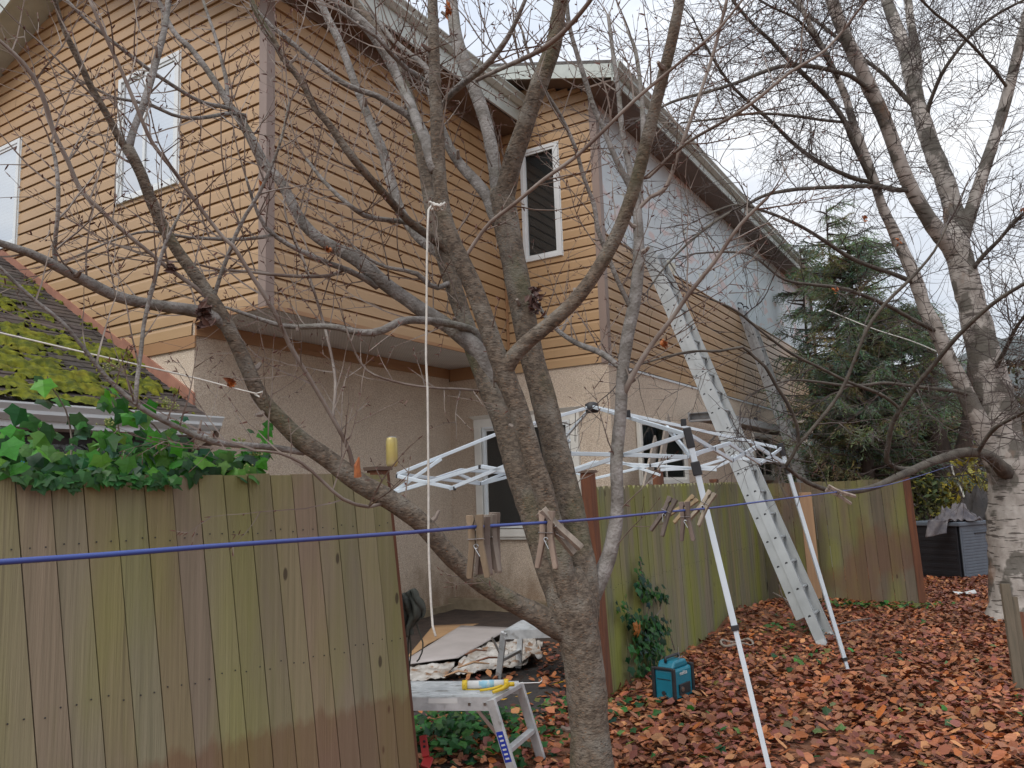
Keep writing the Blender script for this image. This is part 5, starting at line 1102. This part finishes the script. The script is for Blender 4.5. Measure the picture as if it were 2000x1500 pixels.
platform('farther aluminium work platform half hidden behind the bare tree trunk', fl, fr_, bl, br, z2, [(fl+np.array([0, 0, -.01]), G(973, 1330)), (bl+np.array([0, 0, -.01]), G(1012, 1312)), (fr_-np.array([.05, 0, .01]), np.array([fr_[0]+.1, fr_[1], 0])), (br-np.array([.05, 0, .01]), np.array([br[0]+.1, br[1], 0]))])
# ---- caulking gun lying on the near platform
zc = z1+.03
g0, g1 = G(903, 1338, zc), G(1030, 1334, zc); ga = (g1-g0)/np.linalg.norm(g1-g0); gs = np.cross(ga, (0, 0, 1))
CG = thing('caulking_gun', 'yellow caulking gun with a white tube lying on the near platform', 'caulking gun', tuple(g0*np.array([1, 1, 0])+np.array([0, 0, z1])))
gp = lambda a, s_, h: g0+ga*a+gs*s_+np.array([0, 0, h])
m = MB(); m.tube([gp(.03, 0, .0), gp(.25, 0, 0)], .024, 14); tb = m.build('sealant_tube', M['paper'], CG, smooth=True)
m = MB(); m.tube([gp(.10, 0, 0), gp(.19, 0, 0)], .0245, 14); M['lblue'] = mat('pale_blue_print', (.30, .55, .68), (.62, .66, .66), 30, .5, lo=.45, hi=.55); m.build('printed_band', M['lblue'], tb, smooth=True)
m = MB(); m.tube([gp(0, 0, 0), gp(.03, 0, 0)], .028, 14); m.build('front_ring', M['yellow'], CG, smooth=True)
m = MB(); m.beam(gp(.02, 0, -.024), gp(.27, 0, -.024), .035, .004); m.build('cradle', M['yellow'], CG)
m = MB(); m.tube([gp(.25, 0, 0), gp(.275, 0, 0)], .028, 14); m.tube([gp(.262, 0, -.005), gp(.31, .0, -.004)], .013, 8); m.build('end_plate', M['yellow'], CG, smooth=True)
m = MB(); m.tube([gp(.27, .01, -.006), gp(.24, .07, -.012), gp(.19, .13, -.014)], [.014, .012, .010], 8); m.build('handle', M['yellow'], CG, smooth=True)
m = MB(); m.tube([gp(.25, .01, -.006), gp(.18, .06, -.012), gp(.11, .085, -.014)], [.010, .008, .007], 8); m.build('trigger', M['yellow'], CG, smooth=True)
m = MB(); m.tube([gp(.28, 0, 0), gp(.46, 0, 0), gp(.475, 0, .012), gp(.47, 0, .03)], .004, 6); m.build('plunger_rod', M['steel'], CG)
# ---- radio
rb = G(1328, 1370); rz = R(-42)
RA = thing('site_radio', 'teal jobsite radio with black bumpers standing in the leaves by the middle fence', 'radio', tuple(rb*np.array([1, 1, 0])+np.array([-.02, .08, gz(rb[0], rb[1])-.01])), rz)
def rp(name, x0, x1, y0, y1, z0, z1_, m='teal', bev=.008, par=None):
    s = MB(); s.box(x0, x1, y0, y1, z0, z1_); return s.build(name, M[m], par or RA, world=False, bevel=bev)
# narrow face towards the camera, long side going back to the right
s = MB(); s.prism([(-.085, -.15), (.085, -.15), (.09, .13), (-.085, .13)], .24, fr=lambda x, y, z: (x, y, z+.015)); bd = s.build('body', M['teal'], RA, world=False, bevel=.02)
s = MB(); s.prism([(-.12, 0), (.12, 0), (.085, .055), (-.085, .055)], .145, fr=lambda x, y, z: (z-.072, x-.01, .255+y)); s.build('top_housing', M['teal'], RA, world=False, bevel=.015)
for x in (-.09, .09):
    for y in (-.15, .13): rp('bumper', x-.014, x+.014, y-.014, y+.014, 0, .27, 'black', .008)
for y in (-.155, .125): rp('bumper_bar', -.085, .085, y-.008, y+.012, .25, .272, 'black', .006)
s = MB(); s.tube([(-.0, -.11, .30), (0, -.11, .335), (0, .09, .335), (0, .09, .30)], .012, 8); s.build('handle', M['black'], RA, world=False, smooth=True)
rp('control_panel', .085, .098, -.08, .08, .06, .14, 'black', .004)
s = MB(); s.tube([(.098, -.045, .10), (.104, -.045, .10)], .02, 12); s.build('dial', M['steel'], RA, world=False)
s = MB(); s.tube([(0, -.165, .08), (0, -.157, .08)], .016, 12); s.build('emblem', M['black'], RA, world=False)
rp('front_rib', -.06, .06, -.155, -.150, .18, .184, 'black', 0)
s = MB(); s.tube([(.05, .02, .30), (.04, .02, .40)], .0025, 5); s.build('antenna', M['steel'], RA, world=False)
s = MB(); s.tube([(.055, -.02, .27), (.06, -.02, .33), (.06, .04, .33), (.055, .04, .27)], .003, 5); s.build('wire_bail', M['steel'], RA, world=False)
cu = bpy.data.curves.new('txt', 'FONT'); cu.body = 'makita'; cu.size = .042; cu.extrude = .0008; cu.align_x = 'CENTER'
to = bpy.data.objects.new('lettering_src', cu); col.objects.link(to)
dg = bpy.context.evaluated_depsgraph_get(); me = bpy.data.meshes.new_from_object(to.evaluated_get(dg)); bpy.data.objects.remove(to)
lt = bpy.data.objects.new('lettering', me); col.objects.link(lt); lt.parent = RA; lt.location = (.0935, -.01, .205); lt.rotation_euler = (R(90), 0, R(90)); me.materials.clear(); me.materials.append(M['paper'])
# ---- jacket hung on the gate side of the near fence, with cords
rg = random.Random(3)
jc = P(800, 1175, 5.32)
JK = thing('hung_jacket', 'dark green grey work cloth hung at the end of the near fence', 'cloth', tuple(P(790, 1160, 4.6)))
m = MB(); nu, nv = 26, 26; vs = []
for j in range(nv):
    v_ = j/(nv-1)
    for i in range(nu):
        u_ = i/(nu-1)
        yl_ = 1155+v_*88; right = 806+18*math.sin(min(1, v_*2.4)*1.4)*(1 if v_ < .55 else max(-.3, 1-(v_-.55)*4.2)); x = 780+(right+6-780)*u_
        y = yl_+(6*math.cos(u_*3.1) if v_ < .1 else 0)+10*(v_ > .6)*(.5-u_)
        q = P(x, y, 4.62-.05*math.sin(u_*3.14)*math.sin(min(1, v_*3)*1.57)); q = q+np.array([0, 1, 0])*(.022*math.sin(u_*13+v_*5)+.015*math.sin(u_*23-v_*9)); vs.append(q)
m.add(vs, [(j*nu+i, j*nu+i+1, (j+1)*nu+i+1, (j+1)*nu+i) for j in range(nv-1) for i in range(nu-1)]); m.build('cloth', M['cloth'], JK, smooth=True, solid=.006)
for pts in ([(799, 1235), (797, 1270), (799, 1320), (797, 1345)], [(810, 1205), (818, 1232), (826, 1255), (824, 1275), (818, 1288), (814, 1292)], [(800, 1240), (803, 1270), (800, 1300), (799, 1330)]):
    m = MB(); pp, _ = smooth_path([(P(x, y, 4.6), .004) for x, y in pts], .03); m.tube(pp, .0045, 5); m.build('cord', M['cloth'], JK)
# ---- drinks can standing on the near fence post
cz = TL1+dL*.03
q = np.array([*(TL1+dL*.035)[:2], 0])+np.array([-.01, .055, TL1[2]+.04])
m = MB(); CN = thing('drinks_can', 'yellow drinks can standing on the end post of the near fence', 'can', tuple(q))
m.lathe([(.024, 0), (.030, .006), (.033, .02), (.033, .145), (.028, .160), (.026, .165)], tuple(q), 16); m.build('body', M['can'], CN, smooth=True)
m = MB(); m.lathe([(.027, .160), (.027, .167), (.024, .168)], tuple(q), 16); m.build('rim', M['steel'], CN)
# ---- cords and lines
def cordobj(name, label, cat, pts, r, m, step=.1, sub=6):
    s = MB(); pp, _ = smooth_path([(p, r) for p in pts], step); s.tube(pp, r, sub); return tag(s.build(name, M[m], None, smooth=True), label, cat)
def Yb(x): return 1/max(.12, 1.45-.000715*x)
CL = thing('clothesline', 'blue clothesline stretched across the whole yard towards the trees', 'clothesline', (0, 1.2, 0))
cl_px = [(-60, 1103), (0, 1098), (200, 1084), (400, 1068), (600, 1054), (800, 1040), (930, 1029), (1060, 1021), (1160, 1014), (1300, 1000), (1400, 991), (1500, 978), (1640, 960), (1750, 943), (1862, 908)]
clp, _ = smooth_path([(P(x, y, Yb(x)), .0027) for x, y in cl_px], .08)
m = MB(); m.tube(clp, [.0027 if p[1] > 1.0 else .0027 for p in clp], 8); m.build('line', M['blueline'], CL, smooth=True)
cordobj('hanging_rope', 'white rope hanging straight down from the fork of the bare tree', 'rope', [P(868, 402, 3.6), P(845, 398, 3.55), P(837, 410, 3.5), P(834, 500, 3.5), P(833, 620, 3.5), P(832, 700, 3.5), P(835, 760, 3.5), P(836, 850, 3.5), P(837, 950, 3.5), P(837, 1050, 3.5), P(839, 1120, 3.5), P(842, 1180, 3.5), P(845, 1222, 3.5), P(851, 1243, 3.48)], .0052, 'cord')
kn = MB()
for k in range(3): c = P(846+k*8, 402, 3.55); kn.tube([c+np.array([.02*math.cos(a), .03*math.sin(a), .012*math.sin(2*a+k)]) for a in np.linspace(0, 6.28, 12)], .005, 5)
tag(kn.build('rope_knot', M['cord'], None), 'white rope knot tied round the upper stem of the bare tree', 'knot')
cordobj('tied_line', 'pale cord from the left edge tied to the low left limb of the bare tree', 'cord', [P(-60, 641, 3.2), P(0, 650, 3.2), P(120, 678, 3.2), P(250, 708, 3.2), P(380, 738, 3.2), P(500, 769, 3.2), P(512, 765, 3.2), P(508, 776, 3.25), P(498, 770, 3.3)], .0038, 'cord')
cordobj('tied_line', 'white cord running through the cedar to the birch', 'cord', [P(1615, 605, 13.5), P(1700, 640, 12), P(1780, 666, 11), P(1842, 692, 9.9)], .008, 'cord')
cordobj('white_cable', 'thick white cord dangling from the dark trunk to the storage box', 'cord', [P(1858, 905, 15.6), P(1862, 925, 15.4), P(1875, 950, 15.2), P(1884, 972, 15), P(1900, 990, 14.8), P(1925, 1000, 14.4), P(1950, 1004, 14.2)], .018, 'cord')
cordobj('power_cable', 'yellow extension cord curving over the dark soil under the platforms', 'power cord', [G(1150, 1318, .02), G(1090, 1334, .02), G(1040, 1352, .02), G(985, 1366, .02), G(930, 1366, .02), G(912, 1372, .02), G(902, 1392, .02), G(880, 1420, .02), G(858, 1440, .02), G(835, 1452, .02), G(815, 1460, .02), G(795, 1468, .02)], .0055, 'ycord')
cordobj('twig_on_ground', 'dead stick lying by the ladder near the far fence corner', 'stick', [G(1510, 1158, .25), G(1530, 1168, .2), G(1552, 1182, .12), G(1575, 1196, .1)], .012, 'twig', .15)
cordobj('twig_on_ground', 'thin forked stick pointing up at the far fence corner', 'stick', [G(1545, 1190, .1), G(1528, 1165, .25), G(1521, 1142, .4)], .009, 'twig', .15)
cordobj('twig_on_ground', 'long thin stick lying right of the ladder foot', 'stick', [G(1630, 1222, .1), G(1665, 1213, .08), G(1700, 1208, .05)], .008, 'twig', .15)
# ---- clothes pegs on the blue line
def peg(label, px, py, ang, spread, twist, k=1.0, colr=(1, 1, 1), Yo=0):
    """two wooden jaws with a spring; hangs from the line; ang is the tilt in the picture"""
    Y = Yb(px)+Yo; c = P(px, py, Y); t = thing('clothes_peg', label, 'clothes peg', tuple(c), 0, 'wooden clothes pegs on the blue line')
    up_ = math.cos(ang)*np.array([0, 0, 1])+math.sin(ang)*np.array([1, 0, 0]); sx_ = np.cross(np.array([0, -1, 0]), up_); sx_ = math.cos(twist)*sx_+math.sin(twist)*np.array([0, 1, 0]); th = np.cross(sx_, up_)
    Lp = .078*k
    for s_ in (-1, 1):
        m = MB(); o_ = sx_*s_
        pf = [(-.62, .0125), (-.58, .0135), (-.1, .0090), (.12, .0092), (.34, .0108), (.38, .011)]
        inn = [(.38, .0022), (.30, .0006), (.22, .0030), (.12, .0006), (-.08, .0014), (-.62, .0060+spread)]
        poly = [(h, w_+spread*max(0, -h)) for h, w_ in pf]+inn
        n_ = len(poly); vs = [c+up_*h*Lp+o_*w_*k+th*e*.0048*k for e in (-1, 1) for h, w_ in poly]
        m.add(vs, [tuple(range(n_-1, -1, -1)), tuple(range(n_, 2*n_))]+[(i, (i+1) % n_, n_+(i+1) % n_, n_+i) for i in range(n_)], colr); m.build('jaw', M['pegwood'], t, bevel=.0006)
    m = MB(); m.tube([c-th*.006*k-sx_*.010*k+up_*0*Lp, c-th*.0062*k+sx_*.010*k], .0009, 5); m.tube([c+sx_*.0095*k-th*.006*k, c+sx_*.0095*k+th*.006*k], .0009, 5)
    coil = [c+up_*(-.12*Lp)+sx_*.0028*math.cos(a)*k+up_*.0028*math.sin(a)*k+th*(-.0055+.0008*a/6.28)*k for a in np.linspace(0, 18, 30)]; m.tube(coil, .0007, 4)
    m.tube([coil[0], c-th*.0058*k-sx_*.004*k-up_*.28*Lp], .0008, 4); m.build('spring', M['steel'], t)
pegs = [('brown peg hanging leftmost in the first cluster of four', 930, 1052, -.03, .002, .1, 1.25, (1.0, .85, .66), 0),
        ('greyish peg second in the first cluster', 944, 1052, .02, .002, .9, 1.18, (.75, .66, .66), .01), ('pale grey peg third in the first cluster', 957, 1048, -.02, .003, .7, 1.2, (.95, .9, .88), .02),
        ('narrow peg at the right end of the first cluster', 966, 1043, .03, .001, 1.2, 1.2, (.8, .72, .70), .03),
        ('pale peg hanging alone in front of the tree stems', 1068, 1040, .05, .004, .3, 1.3, (1.25, 1.1, 1.05), 0), ('peg lying aslant over the lone pale peg', 1083, 1028, -.72, .001, .9, 1.25, (1.05, 1.0, .98), -.02),
        ('dark peg tilted steeply, left of the canopy leg', 1302, 999, .50, .004, .5, 1.2, (.55, .5, .5), 0), ('grey brown peg hanging straight down next to the tilted dark one', 1339, 1009, -.02, .003, .5, 1.25, (.75, .65, .65), 0),
        ('yellowish peg pointing up behind the hanging grey brown one', 1340, 988, .9, .001, .4, 1.1, (1.3, 1.1, .75), .03), ('pale peg tilted upward on the canopy leg', 1378, 984, .62, .004, .6, 1.25, (1.3, 1.25, 1.15), 0),
        ('small pale peg lying nearly flat on the far part of the line', 1635, 962, -1.1, .003, .5, 1.6, (1.2, 1.1, 1.1), 0)]
for a in pegs: peg(*a)
# ---- things lying by the house corner: cardboard, board, plastic, soil cloth
def sheet(name, label, cat, px, zf, m, res=14, amp=.0, fr=6, th=.004, seed=0, clip=None):
    a, b, c, d = [G(x, y, zf(x, y) if callable(zf) else zf) for x, y in px]; s = MB(); vs = []
    for j in range(res+1):
        for i in range(res+1):
            u_, v_ = i/res, j/res; q = (a*(1-u_)+b*u_)*(1-v_)+(d*(1-u_)+c*u_)*v_
            n_ = mnoise.fractal(Vector((q[0]*fr, q[1]*fr, seed)), .7, 2.2, 4); e = mnoise.noise(Vector((q[0]*fr*1.3, q[1]*fr*1.3, seed+9)))
            edge = 1 if (i in (0, res) or j in (0, res)) else 0
            vs.append(q+np.array([e*amp*.5, n_*amp*.4, abs(n_)*amp+.003]))
    s.add(vs, [(j*(res+1)+i, j*(res+1)+i+1, (j+1)*(res+1)+i+1, (j+1)*(res+1)+i) for j in range(res) for i in range(res)])
    o = s.build(name, M[m], None, smooth=True, solid=th); return tag(o, label, cat)
sheet('soil_cloth', 'black weed cloth spread under the platforms', 'cloth', [(780, 1450), (1060, 1400), (1190, 1290), (800, 1330)], .01, 'tarp', 30, .035, 4, .003, 1)
sheet('cardboard', 'flat brown cardboard sheet lying against the stucco wall', 'cardboard', [(790, 1290), (850, 1250), (935, 1218), (846, 1222)], .07, 'cardboard', 10, .006, 3, .005, 2)
sheet('grey_board', 'large pale grey board lying over the cardboard', 'board', [(775, 1300), (895, 1285), (1000, 1226), (900, 1222)], .10, 'board', 10, .004, 2, .008, 3)
sheet('plastic_wrap', 'white plastic wrap bunched on the near corner of the grey board', 'plastic wrap', [(790, 1335), (870, 1325), (890, 1297), (792, 1305)], .11, 'plastic', 26, .045, 5, .002, 4)
sheet('debris_bag', 'torn dirty plastic bag full of rubble behind the farther platform', 'bag', [(870, 1325), (1030, 1300), (1060, 1262), (950, 1255)], .06, 'plastic', 40, .085, 4, .002, 5)
sheet('debris_bag', 'crumpled white bag end with red print lying right of the farther platform legs', 'bag', [(995, 1300), (1058, 1288), (1040, 1246), (1000, 1252)], .07, 'plastic', 26, .10, 5, .002, 8)
sheet('debris_bag', 'flat dirty plastic strip under the edge of the near platform', 'bag', [(795, 1392), (850, 1372), (880, 1360), (800, 1362)], .03, 'plastic', 20, .03, 8, .002, 11)
rg = random.Random(6)
lb = ['small curled wood scrap among the torn plastic', 'long wood splinter on the plastic bag', 'brown bark strip beside the grey board', 'pale wood chip nearest the grey board']
for k, (x, y, l_, a) in enumerate([(925, 1300, .3, .4), (955, 1290, .4, .5), (895, 1318, .25, .3), (930, 1275, .25, .6)]):
    c = G(x, y, .15); m = MB(); d = np.array([math.cos(a), math.sin(a), 0]); m.tube([c-d*l_/2, c+np.array([0, 0, .03]), c+d*l_/2], [.006, .011, .004], 5, jit=.5, rng=rg); tag(m.build('wood_scrap', M['newpost'] if k % 2 == 0 else M['redpost'], None), lb[k], 'scrap')
# red tool at the fence end
c = G(828, 1490); c = P(829, 1465, 5.0)
RT_ = thing('red_level', 'red handled tool leaning at the foot of the near fence', 'tool', (c[0], c[1], 0))
m = MB(); m.beam(P(826, 1436, 5.02), P(832, 1478, 4.98), .045, .022, up=(0, 1, 0)); bd = m.build('handle', M['red'], RT_, bevel=.005)
for y in (1448, 1458, 1468): m = MB(); q = P(828.5, y, 4.985); m.tube([q, q+np.array([0, -.004, 0])], .008, 8); m.build('grip_hole', M['black'], bd)
m = MB(); m.beam(P(838, 1478, 5.0), P(830, 1500, 4.95), .06, .03, up=(0, 1, 0)); m.build('head', M['red'], RT_, bevel=.008)
# ---- storage box, cloth and cushion on it
bc = G(1882, 1131); bl_ = G(1786, 1129); hz = P(1868, 1020, bc[1])[2]
Lw = .84; dx = np.array([-.5, .866, 0]); dy = np.array([.866, .5, 0])
SB = thing('storage_box', 'resin storage box with dark end and slate grey front on the leaves behind the birch', 'storage box', tuple(bc))
fbx = lambda a, b, c: tuple(bc+dx*a+dy*b+np.array([0, 0, c]))
def sbx(name, x0, x1, y0, y1, z0, z1_, m, bev=.01, par=None): s = MB(); s.box(x0, x1, y0, y1, z0, z1_, fr=fbx); return s.build(name, M[m], par or SB, bevel=bev)
sbx('end_panel', .03, Lw, .0, .06, -.02, hz-.07, 'boxdark'); sbx('body', .0, Lw, .06, 1.45, -.02, hz-.075, 'boxdark')
fp = sbx('front_panel', -.02, .0, .02, 1.5, -.02, hz-.07, 'boxgrey'); sbx('lid', -.05, Lw+.03, -.03, 1.5, hz-.07, hz, 'boxgrey', .015)
for k in range(16): sbx('weave_row', -.026, -.021, .05, 1.48, .03+k*.048, .062+k*.048, 'boxgrey', .002, fp)
for k in range(7): z_ = .05+k*.11; sbx('weave_row', .06, Lw, -.006, -.001, z_, z_+.06, 'boxdark', .002)
sbx('handle_slot', -.035, -.027, .4, 1.3, hz-.21, hz-.19, 'black', .002, fp)
lidz = hz+.005
def heap(name, label, cat, cx, cy, cz, rx, ry, h, m, seed, amp=.05, res=26, hang=None):
    s = MB(); vs = []
    for j in range(res+1):
        for i in range(res+1):
            u_, v_ = i/res*2-1, j/res*2-1; r = min(1, math.hypot(u_, v_)); n_ = mnoise.fractal(Vector((u_*2.6, v_*2.6, seed)), .7, 2.1, 4)
            z = h*(1-r**2.2)*(1+n_*.6)+.01+amp*max(0, n_)
            x = cx+u_*rx*(1+.1*n_); y = cy+v_*ry
            if hang and u_ < hang[0] and abs(v_) < .8: z = -hang[1]*(hang[0]-u_)/(1+hang[0])+.02; x = cx+hang[0]*rx-.06*(hang[0]-u_)
            vs.append((x, y, cz+z))
    s.add(vs, [(j*(res+1)+i, j*(res+1)+i+1, (j+1)*(res+1)+i+1, (j+1)*(res+1)+i) for j in range(res) for i in range(res)]); return tag(s.build(name, M[m], None, smooth=True, solid=.008), label, cat)
c = P(1868, 1020, bc[1]+.25); 
heap('grey_cloth', 'crumpled grey cloth heaped on the corner of the storage box lid', 'cloth', c[0], c[1], lidz, .33, .22, .20, 'greycloth', 3, .08, hang=None)
c2 = P(1829, 1020, bc[1]+.05)
s = MB(); vs = []; 
e0 = P(1815, 1022, bl_[1]-.34)
for j in range(15):
    for i in range(11):
        u_, v_ = i/10, j/14; x = 1812+u_*40-v_*4; y = 1016+v_*34*(1-.25*u_)
        q = P(x, y, 13.28+.12*u_*0+.04*math.sin(u_*9+v_*3)-.03*v_); vs.append(q)
s.add(vs, [(j*11+i, j*11+i+1, (j+1)*11+i+1, (j+1)*11+i) for j in range(14) for i in range(10)])
tag(s.build('grey_cloth', M['greycloth'], None, smooth=True, solid=.01), 'flap of grey cloth hanging over the dark end of the storage box', 'cloth')
c = P(1905, 1018, bc[1]+.6); heap('dark_bundle', 'dark green rounded bundle on the storage box behind the grey cloth', 'bundle', c[0]+.1, c[1], lidz, .38, .25, .42, 'tarp', 6, .03)
# ---- weathered slat post at the right edge
ST = thing('slat_post', 'weathered grey slat bundle standing at the right edge before the birch', 'post', tuple(G(1995, 1345)*np.array([1, 1, 0])))
rg = random.Random(2); M['slat'] = mat('old_grey_slat', (.15, .12, .085), (.10, .085, .06), 1, .9, .3, 3, stretch=(20, 20, 1.5))
for k, (x0, y0, x1, y1, w_) in enumerate([(1962, 1140, 1990, 1340, .07), (1978, 1165, 2004, 1345, .06), (1990, 1195, 2018, 1350, .06), (2004, 1215, 2030, 1355, .06)]):
    m = MB(); a = P(x0, y0, 6.5+.05*k); b = P(x1, y1, 6.4+.05*k); b = a+(b-a)*1.15; m.beam(a, b, w_, .03, up=(0, 1, 0)); m.build('slat', M['redpost'] if k == 2 else M['slat'], ST, bevel=.003)
# ---- small litter
m = MB(); c = G(1440, 1265); m.tube([c+np.array([.16*math.cos(a), .13*math.sin(a), .05+.02*math.sin(3*a)]) for a in np.linspace(0, 6.28, 24)], .012, 6, jit=.3, rng=rg); tag(m.build('vine_ring', M['greyboard'], None), 'pale twisted ring lying in the leaves left of the canopy leg', 'ring')
m = MB(); c = G(1885, 1159, .04); m.add([c+np.array(p) for p in ((-.15, -.05, 0), (.12, -.09, .01), (.17, .06, .04), (0, .05, .01), (-.14, .05, .03))], [(0, 1, 3), (1, 2, 3), (0, 3, 4)]); tag(m.build('paper_scrap', M['paper'], None, solid=.003), 'small white paper scrap on the leaves before the storage box', 'paper')
# stacked stones along the back of the box and far red leaves behind: raised bed
m = MB(); c = P(1810, 1010, 17); m.box(-3, 5, 0, 3, 0, .62, fr=lambda x, y, z: (c[0]+x, c[1]+y, z)); tag(m.build('raised_bed', M['ground'], None, bevel=.1), kind='structure')
leaves('leaf_litter', 3500, (c[0]-3, c[0]+5), (c[1], c[1]+3), lambda x, y: 1, rd_, (.08, .16), 'orange leaves on the raised ground behind the storage box', .02); bpy.data.objects[[o.name for o in bpy.data.objects if o.name.startswith('leaf_litter')][-1]].location.z += .63
# blue tarp peeping through the ivy
s = MB(); q = P(40, 905, 4.6)
for (x0, y0, x1, y1) in ((22, 880, 88, 925),):
    res = 10; vs = [P(x0+(x1-x0)*i/res, y0+(y1-y0)*j/res, 4.62+.04*mnoise.noise(Vector((i*.7, j*.7, 2)))) for j in range(res+1) for i in range(res+1)]
    s.add(vs, [(j*(res+1)+i, j*(res+1)+i+1, (j+1)*(res+1)+i+1, (j+1)*(res+1)+i) for j in range(res) for i in range(res)])
tag(s.build('blue_tarp', M['bluetarp'], None, smooth=True, solid=.01), 'bright blue tarp glimpsed through the ivy at the left edge', 'tarp')
# dark shed beyond the far house corner
q = P(1625, 960, 24); SH = thing('dark_shed', 'dark low shed between the house end and the cedar', 'shed', (q[0], q[1], 0))
m = MB(); m.box(-1.1, 1.3, 0, 2.4, 0, 4.3, fr=lambda x, y, z: (q[0]+x, q[1]+y, z)); m.build('wall', M['darkwall'], SH)
m = MB(); m.add([(q[0]+x, q[1]+y, z) for x, z in ((-1.4, 4.1), (.1, 5.2), (1.6, 4.1)) for y in (-.3, 2.6)], [(0, 1, 3, 2), (2, 3, 5, 4)]); m.build('roof', M['roof'], SH, solid=.1)
m = MB(); m.box(-.35, .35, -.02, .0, 0, 2, fr=lambda x, y, z: (q[0]+x, q[1]+y, z)); m.build('door', M['brown'], SH)
